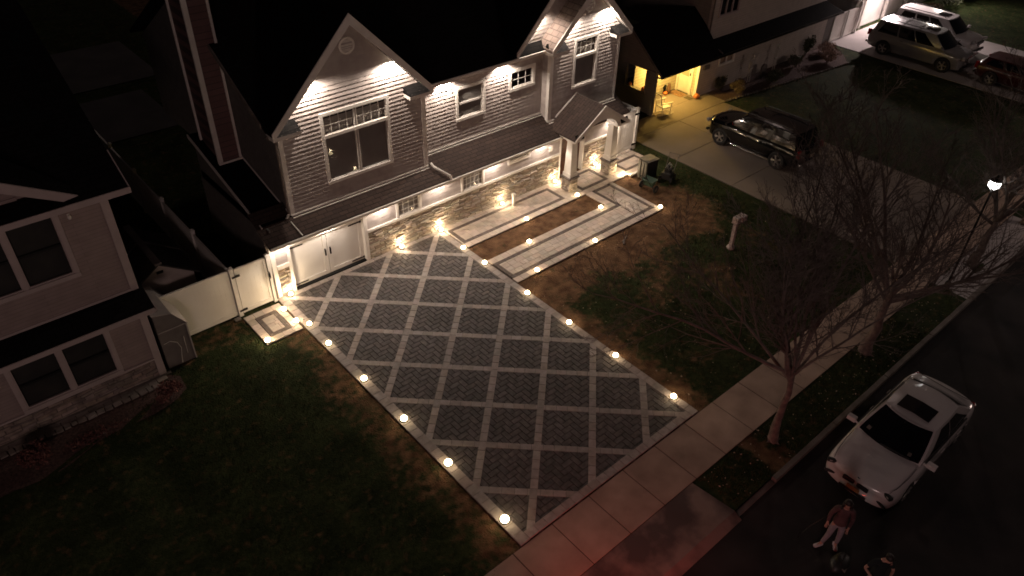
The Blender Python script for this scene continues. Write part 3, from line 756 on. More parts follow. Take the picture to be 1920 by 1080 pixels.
# downspouts and gutters
mb = MB(); mb.path([(3.26,.50,2.78),(3.30,.36,2.66),(3.62,-.16,2.42),(3.66,-.22,2.28)],.045,8); mb.build('downspout', M['white'], H)
mb = MB(); mb.path([(-2.62,.55,5.55),(-2.36,.52,5.35),(-2.34,.52,2.80),(-2.5,.4,2.70)],.045,8)
mb.build('downspout', M['kerb'], H); mb = MB(); mb.path([(-2.4,.35,2.60),(-2.32,-.2,2.33)],.02,6); mb.build('roof_tube', M['white'], H); mb = MB(); mb.path([(-3.42,.7,2.45),(-3.42,.2,2.3),(-3.40,.15,.1)],.045,8); mb.build('downspout', M['kerb'], H)
mb = MB(); mb.box(8.95,9.15,.20,.235,1.5,1.72); mb.build('electric_box', M['white'], H)
# soffit lights
def soffit_light(x, y, z, tgt, pw, ang=88):
    mb = MB(); mb.lathe((x,y,z-.012),[(.05,0),(.05,.012)],14)
    f = mb.build('soffit_light', M['lensS'], H)
    lamp('soffit_lamp','SPOT',(x,y,z-.05),pw,f,SOFT,.045,tgt,ang,.45)
M['lensS'] = mat('downlight_lens', (1,.95,.85), .3, emit=(1,.86,.68), estr=9)
UP = 1.0; GB = 7.8
soffit_light(-1.12,.38,7.03-.12, (-.9,.40,4.2), 34*GB,172); soffit_light(1.90,.38,6.98-.12,(1.7,.40,4.2), 38*GB,172)
soffit_light(4.35,.80,5.495,(4.4,.7,0),30*GB,145); soffit_light(7.05,.80,5.495,(7.05,.7,0),30*GB,145)
soffit_light(10.0,.38,6.76-.12,(10.2,.40,4.2),30*GB,172); soffit_light(12.10,.38,6.80-.12,(12.0,.40,4.2),38*GB,172)
soffit_light(8.72,.82,7.06-.12,(8.8,.85,4),20*GB,165)
for x in (-2.95,-1.3,.85,3.35,5.95,8.5): soffit_light(x,-.04,2.155,(x,-.25,.0),(45 if x == -1.3 else 66)*UP,160)
soffit_light(12.75,-.04,2.155,(13.1,-.3,0),120,165); soffit_light(10.7,-.5,3.28,(10.7,-.5,0),55,165)  # both added: one brightens the side gate, one fills the porch columns
# ================================================================== LOW-VOLTAGE LIGHTS
def ordn(k): return ('first','second','third','fourth','fifth','sixth','seventh')[k]
def path_light(loc, label, group='small in-ground lights edging the paving', pw=6, r=.092):
    t = empty('ground_light', label, 'ground light', loc, 0, group)
    mb = MB(); mb.lathe((loc[0],loc[1],loc[2]),[(r+.012,0),(r+.012,.012),(r+.004,.016)],16); mb.build('housing', M['iron'], t)
    mb = MB(); mb.ball((loc[0],loc[1],loc[2]+.04),r,r,r*.85,14,8); mb.build('lens', M['lens'], t, smooth=True)
    lamp('bulb','POINT',(loc[0],loc[1],loc[2]+.19),pw*.62,t,(1,.74,.46),.05)
    return t
yl = (-1.66,-2.87,-4.9,-6.96,-8.99,-11.27)
for k,y in enumerate(yl):
    path_light((-3.25,y,.047), r=.085+.006*k, label='light on the left edge of the driveway, %s from the house'%ordn(k), pw=(6,7,8,8,8,9)[k])
yr = (-1.37,-2.6,-4.89,-6.92,-8.97,-11.25)
for k,y in enumerate(yr):
    path_light((3.24,y,.047), ('light where the upper walk joins the driveway edge','light on the driveway edge at the bare earth bed')[k] if k<2 else 'light on the lawn side of the driveway, %s from the sidewalk'%('fourth','third','second','first')[k-2], pw=(5,5,8,8,8,9)[k])
for (x,y,l) in ((6.38,-1.36,'light halfway along the upper walk beside the earth bed'),(9.24,-1.30,'light in front of the left porch pier'),
    (5.4,-2.6,'light on the upper edge of the lower walk, nearer the driveway'),(9.3,-2.58,'light on the upper edge of the lower walk, nearer the porch'),
    (4.4,-4.12,'light on the lower edge of the lower walk, nearest the driveway'),(7.37,-4.12,'light midway along the lower edge of the lower walk'),
    (11.2,-4.08,'light at the outer corner of the lower walk'),(12.05,-1.28,'light beside the right porch pier'),
    (-3.52,-.47,'light by the gate patio corner nearest the house'),(-3.50,-1.26,'light at the lower right corner of the gate patio'),(-4.63,-1.55,'light at the lower left corner of the gate patio')):
    path_light((x,y,.042), l, pw=45 if x == 12.05 else (7 if x > -3 else 20))
for (x,l) in ((-2.98,'uplight on the stone left of the garage doors'),(1.5,'uplight on the stone right of the garage doors'),(3.29,'uplight on the stone at the corner of driveway and walk'),
    (6.35,'uplight on the stone beside the white standpipe'),(9.28,'uplight on the stone left of the front door'),(11.72,'uplight on the stone right of the front door')):
    z = .042; t = empty('wall_uplight', l, 'uplight', (x,.06,z), 0, 'uplights grazing the stone wall')
    mb = MB(); mb.lathe((x,.06,z),[(.075,0),(.075,.05),(.06,.07)],14); mb.build('housing', M['iron'], t)
    mb = MB(); mb.ball((x,.06,z+.08),.08,.08,.07,14,8); mb.build('lens', M['lens'], t, smooth=True)
    lamp('bulb','SPOT',(x,.0,z+.14),60,t,WARM,.05,(x,.25,.8),140,.9)
    lamp('bulb','POINT',(x,-.02,z+.20),20,t,WARM,.05)
# standpipe
t = empty('standpipe', 'short white capped vent pipe standing in the upper walk', 'pipe', (6.70,-.22,.04))
mb = MB(); mb.lathe((6.70,-.22,.04),[(.058,0),(.058,.47)],16); mb.build('pipe', M['white'], t, smooth=False)
mb = MB(); mb.lathe((6.70,-.22,.50),[(.06,0),(.09,.01),(.09,.07),(.05,.10),(.01,.105)],16); mb.build('cap', M['white'], t)

# ================================================================== FENCES
def fpanel(mb, x0, x1, y, z0, z1, n=None):
    mb.box(x0,x1,y-.012,y+.012,z0+.12,z1-.09)
    mb.box(x0,x1,y-.03,y+.03,z0,z0+.13); mb.box(x0,x1,y-.03,y+.03,z1-.10,z1)
    k = x0+.15
    while k < x1-.05: mb.box(k-.0025,k+.0025,y-.0145,y+.0145,z0+.13,z1-.10); k += .15
def fpost(mb, x, y, h, w=.065):
    mb.box(x-w,x+w,y-w,y+w,0,h)
    mb.box(x-w-.012,x+w+.012,y-w-.012,y+w+.012,h,h+.03); mb.add([(x-w,y-w,h+.03),(x+w,y-w,h+.03),(x+w,y+w,h+.03),(x-w,y+w,h+.03),(x,y,h+.09)],[(0,1,4),(1,2,4),(2,3,4),(3,0,4)])
t = empty('side_gate', 'white vinyl gate between the stone corner and the fence, black hardware', 'gate', (-4.1,.2,0))
mb = MB(); fpanel(mb,-4.60,-3.56,.2,.08,1.80); mb.box(-4.60,-4.52,.16,.24,.08,1.80); mb.box(-3.64,-3.56,.16,.24,.08,1.80); gp = mb.build('gate_panel', M['vinyl'], t)
for z in (.22,1.55):
    mb = MB(); mb.box(-4.72,-4.46,.12,.155,z-.035,z+.035); mb.build('hinge', M['iron'], gp)
mb = MB(); mb.box(-3.56,-3.50,.10,.15,1.05,1.20); mb.path([(-3.53,.12,1.0),(-3.53,.06,1.05),(-3.53,.06,1.2),(-3.53,.12,1.27)],.014); mb.build('latch', M['iron'], gp)
mb = MB(); fpost(mb,-4.69,.2,1.84); mb.build('gate_post', M['vinyl'], t)
mb = MB(); fpost(mb,-3.47,.2,1.84); mb.build('gate_post', M['vinyl'], t)
t = empty('vinyl_fence', 'plain white vinyl fence panel between the gate and the grey shed', 'fence', (-5.8,.24,0))
mb = MB(); fpanel(mb,-6.95,-4.77,.24,.04,1.80); mb.build('fence_panel', M['vinyl'], t)
mb = MB(); fpost(mb,-7.0,.24,1.84); mb.build('fence_post', M['vinyl'], t)
t = empty('boundary_fence', 'long white fence running back between the two side yards', 'fence', (-4.72,6,0))
yy = .35
while yy < 12:
    mb = MB(); mb.box(-4.735,-4.705,yy+.07,yy+2.62,.05,1.68); mb.box(-4.75,-4.69,yy+.07,yy+2.62,1.62,1.74); mb.box(-4.75,-4.69,yy+.07,yy+2.62,.05,.18); mb.build('fence_panel', M['vinyl'], t)
    mb = MB(); fpost(mb,-4.72,yy+2.69,1.84); mb.build('fence_post', M['vinyl'], t); yy += 2.69
t = empty('side_gate', 'white gate at the far right corner of the house beside the porch', 'gate', (13.8,.2,0))
mb = MB(); fpanel(mb,13.26,14.26,.2,.05,1.92); gp = mb.build('gate_panel', M['vinyl'], t)
for z in (.25,1.72): 
    mb = MB(); mb.box(14.16,14.42,.12,.155,z-.04,z+.04); mb.build('hinge', M['iron'], gp)
for x in (13.2,14.36):
    mb = MB(); fpost(mb,x,.2,1.95,.07); mb.build('gate_post', M['vinyl'], t)
t = empty('vinyl_fence', 'white fence running back from the gate beside the porch', 'fence', (14.36,2,0))
mb = MB(); mb.box(14.34,14.38,.28,3.2,.05,1.80); mb.box(14.31,14.41,.28,3.2,1.80,1.92); mb.build('fence_panel', M['vinyl'], t)
t = empty('bin_enclosure', 'low white boxed top behind the gate beside the porch', 'box', (13.7,.8,0))
mb = MB(); mb.box(13.2,14.28,.75,1.5,0,1.62); mb.build('box_body', M['vinyl'], t)
mb = MB(); mb.box(13.16,14.30,.70,1.52,1.62,1.70); mb.box(13.16,14.30,.46,.56,1.84,1.94); mb.build('lid', M['white'], t)

# ================================================================== SHEDS
grey = noisy(mat('shed_resin', rough=.6), (.13,.11,.105), (.17,.15,.14), 3)
shp = noisy(mat('shed_panel', rough=.6), (.42,.36,.32), (.48,.42,.38), 3)
t = empty('garden_shed', 'garden shed with a pale gable end and dark ribbed roof behind the white fence', 'shed', (-6.5,2.4,0))
mb = MB(); mb.box(-7.42,-5.50,1.12,3.55,0,1.70); mb.add([(-7.42,1.12,1.70),(-5.50,1.12,1.70),(-6.46,1.12,2.32)],[(0,1,2)]); mb.build('wall', shp, t)
rf = noisy(mat('shed_roof', rough=.8), (.03,.028,.027), (.05,.047,.045), 3)
mb = MB(); mb.slab([(-7.58,1.02,1.62),(-6.46,1.02,2.38),(-6.46,3.7,2.38),(-7.58,3.7,1.62)],.05); mb.slab([(-5.34,1.02,1.62),(-5.34,3.7,1.62),(-6.46,3.7,2.38),(-6.46,1.02,2.38)],.05); mb.build('roof', rf, t)
mb = MB(); mb.box(-6.56,-6.36,1.0,3.72,2.36,2.42)
for s in (-1,1): mb.slab([(-6.46+s*.05,2.5,2.40),(-6.46+s*.05,2.58,2.40),(-6.46+s*1.13,2.58,1.66),(-6.46+s*1.13,2.5,1.66)],.03)
mb.build('ridge_cap', grey, t)
mb = MB(); mb.box(-6.56,-6.36,1.09,1.12,2.0,2.08); mb.build('vent', M['iron'], t)
t = empty('garden_shed', 'tall grey resin storage shed against the left house with a looping white cord', 'shed', (-7.0,-.1,0))
pf = [(-7.42,0),(-6.63,0),(-6.60,1.38),(-6.93,1.86),(-7.42,2.0)]
mb = MB(); v=[(x,-.8,z) for x,z in pf]+[(x,.75,z) for x,z in pf]; mb.add(v,[(0,1,2,3,4),(9,8,7,6,5)]+[(i,i+5,(i+1)%5+5,(i+1)%5) for i in range(5)]); mb.build('body', grey, t)
mb = MB(); mb.slab([(-6.56,-.84,1.36),(-6.56,.8,1.36),(-6.93,.8,1.91),(-6.93,-.84,1.91)],.03,(-.5,0,-.3)); mb.slab([(-6.93,-.84,1.91),(-6.93,.8,1.91),(-7.45,.8,2.05),(-7.45,-.84,2.05)],.03)
mb.box(-6.625,-6.59,-.83,-.80,0,1.37); mb.box(-7.42,-6.6,-.815,-.80,1.34,1.37) ; mb.build('roof_trim', noisy(mat('shed_trim', rough=.6),(.36,.33,.31),(.42,.38,.36),3), t)
mb = MB(); mb.path([(-7.36,-.83,.95),(-7.18,-.84,.98),(-7.0,-.845,.85),(-6.93,-.84,.6),(-6.98,-.83,.35),(-7.02,-.83,.05)],.008,5); mb.path([(-6.80,-.82,.3),(-6.78,-.82,.95)],.006,5); mb.build('cord', M['white'], t)
# ================================================================== LEFT HOUSE
lhw = bricky(mat('taupe_siding', rough=.75), (.39,.305,.28), (.365,.285,.262), (.28,.215,.195), 2.4, .11, .006, 'xz', .35)
lhs = noisy(mat('split_stone', rough=.9), (.20,.16,.15), (.42,.34,.31), 3, bump=.3, bscale=30, tone=True)
lht = noisy(mat('taupe_trim', rough=.6), (.42,.35,.33), (.48,.40,.38), 2)
L = empty('house', 'taupe sided house at the left edge with stone footing and dark double windows', 'house', (-11,3,0))
PA = WS(-.95); PB = WS(-.60)
mb = MB()
def wall_holes(mb, P, u0, u1, z0, z1, holes, o0=-.1, o1=0):
    us = sorted({u0,u1,*[h[0] for h in holes],*[h[1] for h in holes]}); zs_ = sorted({z0,z1,*[h[2] for h in holes],*[h[3] for h in holes]})
    for a,b_ in zip(us,us[1:]):
        for c,d in zip(zs_,zs_[1:]):
            if any(h[0]<=(a+b_)/2<=h[1] and h[2]<=(c+d)/2<=h[3] for h in holes): continue
            wbox(mb,P,a,b_,c,d,o0,o1)
wall_holes(mb,PA,-20,-7.66,.70,2.5,[(-11.0,-8.72,.85,2.27),(-17,-14,.85,2.27)])
wall_holes(mb,PB,-20,-7.54,2.85,6.1,[(-11.0,-8.80,4.05,5.78)])
mb.box(-7.66,-7.6,-.94,9,0,2.6); mb.box(-7.56,-7.50,-.55,9,2.6,6.2); mb.build('wall', lhw, L)
mb = MB(); sr = random.Random(9); wbox(mb,PA,-20,-7.62,0,.70,-.1,.0,(.4,.4,.4)); ledge_stone(mb,PA,-20,-7.62,0,.70,sr,.09,.14,.22,.6,.01,.035); mb.build('stone_base', lhs, L)
mb = MB(); wbox(mb,PA,-20,-7.7,.70,.76,-.02,.06); wbox(mb,PA,-7.76,-7.56,.0,2.5,-.1,.035); wbox(mb,PB,-7.66,-7.46,2.9,6.05,-.1,.035); wbox(mb,PB,-20,-7.6,2.93,3.02,-.05,.03); mb.build('trim_band', lht, L, bevel=.004)
dbl = ((0,.475,0,1,0,0),(.525,1,0,1,0,0))
lb = noisy(mat('dark_blind', rough=.7), (.035,.035,.033), (.055,.052,.048), 2)
for (P,u0,u1,z0,z1) in ((PA,-11.14,-8.58,.72,2.42),(PB,-11.14,-8.64,3.94,5.92)):
    w_ = window(L,P,u0,u1,z0,z1,.12,dbl,fm=lht,bm=lb,proud=.04)
    mb = MB(); um=(u0+u1)/2; wbox(mb,P,um-.06,um+.06,z0+.12,z1-.12,-.04,.035); mb.build('mullion', lht, w_)
    for (a_,b_) in ((u0+.16,um-.1),(um+.1,u1-.16)):
        mb = MB(); wbox(mb,P,a_,b_,(z0+z1)/2-.04,(z0+z1)/2+.03,-.09,-.03); mb.build('meeting_rail', M['rail'], w_)
mb = MB()
mb.slab([(-20,-1.35,2.66),(-7.36,-1.35,2.66),(-7.36,-.55,2.98),(-20,-.55,2.98)],.05); mb.build('lower_roof', M['roof'], L)
mb = MB(); mb.box(-20,-7.38,-1.385,-1.352,2.53,2.67); mb.box(-20,-7.4,-1.35,-.9,2.50,2.52); mb.box(-7.36,-7.33,-1.38,-.55,2.55,2.68); mb.build('fascia', lht, L)
lz = lambda y: 6.12+.52*(y+1.02)
mb = MB()
mb.slab([(-20,-1.02,lz(-1.02)),(-6.98,-1.02,lz(-1.02)),(-6.98,6.5,lz(6.5)),(-20,6.5,lz(6.5))],.12); mb.slab([(-20,6.5,lz(6.5)),(-6.98,6.5,lz(6.5)),(-6.98,14,lz(-1)),(-20,14,lz(-1))],.12)
mb.slab([(-12.6,-.86,8.85),(-12.6,4.5,8.85),(-8.15,-.55,6.40),(-8.15,-.86,6.26)],.08); mb.build('main_roof', M['roof'], L)
mb = MB(); mb.box(-20,-6.96,-1.06,-1.022,5.98,6.14); mb.box(-20,-7.0,-1.02,-.6,5.96,5.98)
mb.slab([(-6.98,-1.04,lz(-1.04)),(-6.95,-1.04,lz(-1.04)),(-6.95,0.1,lz(.1)),(-6.98,.1,lz(.1))],.13); mb.build('fascia', lht, L)
mb = MB(); a=[(-12.6,-.92,8.90),(-12.6,-.92,8.52),(-8.45,-.92,6.20),(-8.10,-.92,6.24)]; mb.add(a+[(x,y+.06,z) for x,y,z in a],[(0,1,2,3),(7,6,5,4)]+[(i,i+4,(i+1)%4+4,(i+1)%4) for i in range(4)]); mb.build('barge_board', lht, L)
mb = MB(); mb.add([(-12.6,-.5,6.3),(-8.5,-.5,6.3),(-12.6,-.5,8.6)],[(0,1,2)]); wbox(mb,WS(-.5),-12.6,-9.3,6.36,6.46,0,.03); mb.build('gable_wall', lhw, L)
mb = MB(); mb.lathe((-8.42,-.66,5.63),[(.035,-.05),(.05,0),(.03,.05)],10); mb.box(-8.45,-8.39,-.62,-.6,5.6,5.7); mb.build('camera_fixture', M['white'], L)
# planting bed with stepping-stone border
struct((lambda m_: m_.build('planting_bed', noisy(mat('mulch', rough=1), (.05,.028,.023), (.13,.072,.06), 14, bump=.9, bscale=40, dist=.04), smooth=True))(
    (lambda m_: (m_.add([(-15,-.95,.005),(-15,-3.1,.005)]+[(-13+k*.35, -2.95+.055*k+.12*math.sin(k*.8), .005+.03*math.sin(k)) for k in range(16)]+[(-7.35,-1.9,.0),(-7.3,-1.3,.0),(-7.6,-.95,.005)],[tuple(range(21))]), m_)[1])(MB())))
pb = MB(); bq = random.Random(4); x=-15
while x < -7.65:
    w_ = bq.uniform(.28,.5); paver(pb,(x+w_/2,-1.0),(1,0),w_/2,.06,.07,bq,tone=(.9,1.3),gap=.015); x += w_
x=-15
while x < -7.75:
    w_ = bq.uniform(.22,.42); paver(pb,(x+w_/2,-1.10),(1,0),w_/2,.14,.06,bq,tone=(1.1,1.6),gap=.012); x += w_
x=-15
while x < -7.9:
    w_ = bq.uniform(.16,.26)
    paver(pb,(x+w_/2,-1.34),(1,bq.uniform(-.12,.12)),w_/2,.10+bq.uniform(-.03,.03),.085,bq,tone=(1.0,1.6),gap=.03); x += w_
struct(pb.build('bed_border', tonemul(M['kerb'],'border_stone')), 'rough stone border under the left house wall')

def bush(name, label, cat, c, rx, ry, rz, n, leaf=.05, m=None, group=None, seed=1, stems=True):
    r = random.Random(seed); t = empty(name, label, cat, c, 0, group)
    mb = MB()
    lobes = [(Vector((r.uniform(-.55,.55)*rx, r.uniform(-.55,.55)*ry, rz*r.uniform(.7,1.25))), r.uniform(.38,.62)) for _ in range(7)]
    for _ in range(n):
        lc, lr = r.choice(lobes)
        d = Vector((r.gauss(0,1),r.gauss(0,1),r.gauss(0,1))).normalized()*(r.random()**.35)*lr
        p = Vector(c)+lc+Vector((d.x*rx,d.y*ry,d.z*rz)); 
        if p.z < .03: continue
        a = Vector((r.gauss(0,1),r.gauss(0,1),r.gauss(0,1))).normalized(); b_ = a.orthogonal().normalized(); s = leaf*r.uniform(.6,1.3); q = r.uniform(.5,1.4)
        mb.add([p-a*s,p+b_*s*.5,p+a*s,p-b_*s*.5],[(0,1,2,3)],(q,q,q))
    mb.build('foliage', m, t)
    mb = MB()
    for lc, lr in lobes: mb.tube(Vector(c)+Vector((r.uniform(-.05,.05),r.uniform(-.05,.05),0)), Vector(c)+lc, .018, .006, 5)
    mb.build('stem', M['twig'], t)
    return t
leafR = noisy(mat('red_leaf', rough=.8), (.09,.028,.025), (.15,.055,.045), 5, tone=True)
leafG = noisy(mat('green_leaf', rough=.8), (.05,.055,.025), (.10,.10,.05), 5, tone=True)
leafB = noisy(mat('bronze_leaf', rough=.8), (.11,.07,.04), (.22,.16,.10), 5, tone=True)
leafP = noisy(mat('hydrangea_head', rough=.9), (.30,.20,.16), (.45,.32,.27), 5, tone=True)
bush('shrub','red leaved shrub at the right end of the left house bed','shrub',(-7.85,-2.0,0),.45,.38,.32,900,.04,leafR,seed=2)
bush('shrub','larger red leaved shrub in the bed at the left edge of the view','shrub',(-11.35,-2.1,0),.52,.42,.36,1000,.045,leafR,seed=3)
bush('ground_plant','low reddish plants spreading across the middle of the left bed','plant',(-9.7,-2.15,0),1.0,.3,.10,500,.035,leafR,seed=8)

# ================================================================== RIGHT HOUSE
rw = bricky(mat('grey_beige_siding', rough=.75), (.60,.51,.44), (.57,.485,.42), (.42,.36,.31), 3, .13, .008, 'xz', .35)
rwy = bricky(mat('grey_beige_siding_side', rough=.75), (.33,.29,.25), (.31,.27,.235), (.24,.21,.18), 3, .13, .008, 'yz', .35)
cremw = bricky(mat('porch_siding', rough=.7), (.62,.55,.42), (.60,.53,.41), (.38,.32,.24), 3, .16, .01, 'xz', .35)
G = empty('house', 'grey-beige house on the right with a glowing yellow porch under its low dark roof', 'house', (24,6,0))
PX = WW(17.75)
mb = MB(); wall_holes(mb,PX,2.12,9,0,2.22,[(2.62,3.86,1.04,2.14)],-.12,0)
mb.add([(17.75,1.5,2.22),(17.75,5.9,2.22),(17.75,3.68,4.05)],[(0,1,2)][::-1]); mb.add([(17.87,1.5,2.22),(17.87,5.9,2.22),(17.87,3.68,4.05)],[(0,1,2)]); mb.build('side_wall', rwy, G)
mb = MB(); wall_holes(mb,WS(2.05),21.42,33.6,0,2.2,[(22.92,24.2,1.34,1.86),(26.3,27.5,1.78,1.98),(28.0,28.9,1.78,1.98)],-.12,0)
wall_holes(mb,WS(2.6),22.3,34,2.5,6.2,[(22.95,24.6,3.72,5.0)],-.12,0); mb.build('wall', rw, G)
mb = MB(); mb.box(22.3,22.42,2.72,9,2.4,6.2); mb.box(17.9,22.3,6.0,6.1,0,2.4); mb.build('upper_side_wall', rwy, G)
mb = MB(); clap(mb,WS(3.45),lambda z:17.87,lambda z:21.35,0.02,2.2,.17,lip=.018); mb.build('porch_wall', cremw, G)
mb = MB(); wall_holes(mb,WW(21.35),2.05,3.45,0.02,2.2,[(2.52,3.30,.02,2.0)],-.07,0); mb.build('porch_wall', cremw, G)
mb = MB(); mb.box(17.87,21.42,1.5,3.5,2.2,2.24); mb.build('porch_ceiling', M['white'], G)
PD = WW(21.38); mb = MB(); wbox(mb,PD,2.52,3.30,.03,2.0,-.04,0); wbox(mb,PD,2.56,2.66,.1,1.95,0,.02); wbox(mb,PD,3.16,3.26,.1,1.95,0,.02); wbox(mb,PD,2.66,3.16,1.85,1.95,0,.02); wbox(mb,PD,2.66,3.16,.1,.9,0,.02)
d = mb.build('front_door', M['white'], G, bevel=.004)
mb = MB(); wbox(mb,PD,2.68,3.14,.92,1.83,.003,.012); mb.build('door_glass', noisy(mat('frosted_pane',rough=.3),(.35,.33,.24),(.42,.40,.30),2), d)
mb = MB(); wbox(mb,PD,2.55,2.60,1.0,1.14,.02,.06); mb.build('handle', M['iron'], d)
mb = MB(); wbox(mb,WW(21.35),2.40,2.52,0.02,2.1,0,.04); wbox(mb,WW(21.35),3.30,3.40,0.02,2.1,0,.04); wbox(mb,WW(21.35),2.4,3.4,2.0,2.1,0,.045); wbox(mb,WW(21.35),2.04,2.2,0.02,2.2,0,.05); mb.build('door_casing', M['white'], G)
mb = MB(); mb.box(17.68,17.88,2.0,2.2,0,2.22); mb.box(17.70,17.76,2.55,2.62,1.0,2.2); mb.box(17.70,17.76,3.86,3.93,1.0,2.2); mb.box(17.68,17.9,2.55,3.93,.99,1.05); mb.box(17.7,17.78,2.2,2.55,2.12,2.2); mb.build('porch_post', rwy, G)
mb = MB(); f_ = lambda y: 2.28+.80*(y-1.4)
mb.slab([(17.42,1.4,f_(1.4)),(22.0,1.4,f_(1.4)),(22.5,3.68,f_(3.68)),(17.42,3.68,f_(3.68))],.08); mb.slab([(17.42,3.68,f_(3.68)),(22.3,3.68,f_(3.68)),(22.3,6.1,f_(1.3)),(17.42,6.1,f_(1.3))],.08)
mb.slab([(22.0,1.4,2.28),(33.9,1.4,2.28),(33.9,2.66,2.62),(22.0,2.66,2.62)],.06)
mb.slab([(22.0,2.2,6.1),(34.3,2.2,6.1),(34.3,6.5,8.6),(22.0,6.5,8.6)],.1); mb.slab([(22.0,6.5,8.6),(34.3,6.5,8.6),(34.3,11,6.1),(22.0,11,6.1)],.1); mb.build('roof', M['roof'], G)
mb = MB(); mb.box(17.40,33.95,1.33,1.39,2.17,2.29); mb.build('gutter', M['iron'], G)
mb = MB(); mb.slab([(17.37,1.38,f_(1.38)),(17.41,1.38,f_(1.38)),(17.41,3.68,f_(3.68)),(17.37,3.68,f_(3.68))],.12); mb.slab([(17.37,3.68,f_(3.68)),(17.41,3.68,f_(3.68)),(17.41,6.1,f_(1.3)),(17.37,6.1,f_(1.3))],.12); mb.build('rake_board', M['kerb'], G); mb = MB()
mb.path([(22.36,2.56,6.0),(22.36,2.56,2.72),(22.2,2.0,2.5),(22.15,1.42,2.33)],.04); mb.build('downspout', M['kerb'], G); mb = MB(); mb.path([(17.55,1.36,2.2),(17.6,1.5,2.1),(17.7,1.96,2.0),(17.7,1.96,.1)],.035); mb.build('downspout', M['kerb'], G)
window(G,WS(2.05),22.88,24.24,1.30,1.90,.06,((0,.5,0,1,0,0),(.5,1,0,1,0,0)),bm=noisy(mat('pale_curtain'),(.45,.33,.24),(.55,.42,.32),2))
lit = mat('pane_reflection_glow',(.8,.9,.85),.5,emit=(.85,1,.9),estr=.9)  # emission stands in for a bright reflection in the panes
window(G,WS(2.05),26.26,27.54,1.75,2.0,.04,((0,.5,0,1,0,0),(.5,1,0,1,0,0)),bm=lit,deep=.04); window(G,WS(2.05),27.96,28.94,1.75,2.0,.04,((0,1,0,1,0,0),),bm=mat('dim_reflection_glow',(.5,.6,.55),.5,emit=(.85,1,.9),estr=.15),deep=.04)  # second pane has a dimmer glow, again in place of a reflection
window(G,WS(2.6),22.9,24.65,3.68,5.05,.08,((0,.33,0,1,0,0),(.33,.66,0,1,0,0),(.66,1,0,1,0,0)),blind=False,fm=lht)
mb = MB(); wbox(mb,WS(2.05),21.58,22.05,1.42,1.62,0,.10); mb.build('letter_box', M['kerb'], G, bevel=.01)
mb = MB(); mb.lathe((19.6,2.75,2.10),[(.06,.0),(.10,.03),(.10,.09)],14); pl = mb.build('porch_light', mat('porch_lamp',(1,.8,.3),.3,emit=(1,.72,.22),estr=7), G)
lamp('porch_bulb','POINT',(19.5,2.7,1.98),320,pl,(1,.66,.16),.08)
# porch things
def pumpkin(c, r, label, seed=1):
    t = empty('pumpkin', label, 'pumpkin', c); mb = MB(); n_=20; m_=8; vs=[]
    for j in range(m_+1):
        ph = -pi/2+pi*j/m_
        for i in range(n_):
            rr = r*cos(ph)*(1+.08*cos(i*2*pi/n_*5)); vs.append((c[0]+rr*cos(2*pi*i/n_), c[1]+rr*sin(2*pi*i/n_), c[2]+r*.8+r*.8*sin(ph)))
    mb.add(vs,[(j*n_+i,j*n_+(i+1)%n_,(j+1)*n_+(i+1)%n_,(j+1)*n_+i) for j in range(m_) for i in range(n_)]); mb.build('body', M['pump'], t, smooth=True)
    mb = MB(); mb.tube((c[0],c[1],c[2]+r*1.5),(c[0]+.02,c[1],c[2]+r*1.5+.06),.02,.012,6); mb.build('stalk', M['bark'], t)
M['pump'] = noisy(mat('pumpkin_skin', rough=.5), (.50,.13,.03), (.62,.20,.05), 4)
pumpkin((21.22,1.90,.022),.17,'orange pumpkin on the porch edge beside the door mat')
pumpkin((20.3,3.22,.022),.12,'pumpkin against the porch wall beside the tall vase')
pumpkin((17.80,3.62,1.055),.11,'small pumpkin at the far end of the porch window ledge')
pumpkin((17.80,2.74,1.055),.12,'pumpkin at the near end of the porch window ledge')
t = empty('vase', 'tall dark vase standing by the porch wall left of the door mat', 'vase', (20.55,3.22,.022))
mb = MB(); mb.lathe((20.55,3.22,.022),[(.09,0),(.12,.2),(.10,.42),(.06,.5),(.08,.55)],14); mb.build('body', noisy(mat('vase_glaze',rough=.3),(.10,.05,.03),(.16,.09,.05),4), t, smooth=True)
mb = MB(); [mb.ball((20.3+R.uniform(-.12,.12),3.28+R.uniform(-.05,.05),.42+R.uniform(-.05,.08)),.06,.06,.06,6,4) for _ in range(7)]
mb.tube((20.3,3.3,.02),(20.3,3.3,.4),.05,.09,8); tag(mb.build('flower_pot', leafP), 'pot of pale flowers in the porch corner', 'flower pot')
for (x0,x1,y0,y1,l,m_) in ((20.68,21.22,2.5,3.34,'brown patterned door mat in front of the door',noisy(mat('mat_coir',rough=1),(.16,.08,.04),(.30,.18,.10),9)),(20.78,21.1,1.98,2.36,'small black striped mat at the edge of the porch',bricky(mat('mat_stripe',rough=1),(.03,.025,.02),(.04,.03,.02),(.25,.2,.1),.11,3,.02,'xy',0))):
    mb = MB(); mb.box(x0,x1,y0,y1,.024,.04); tag(mb.build('door_mat', m_, bevel=.004), l, 'door mat')
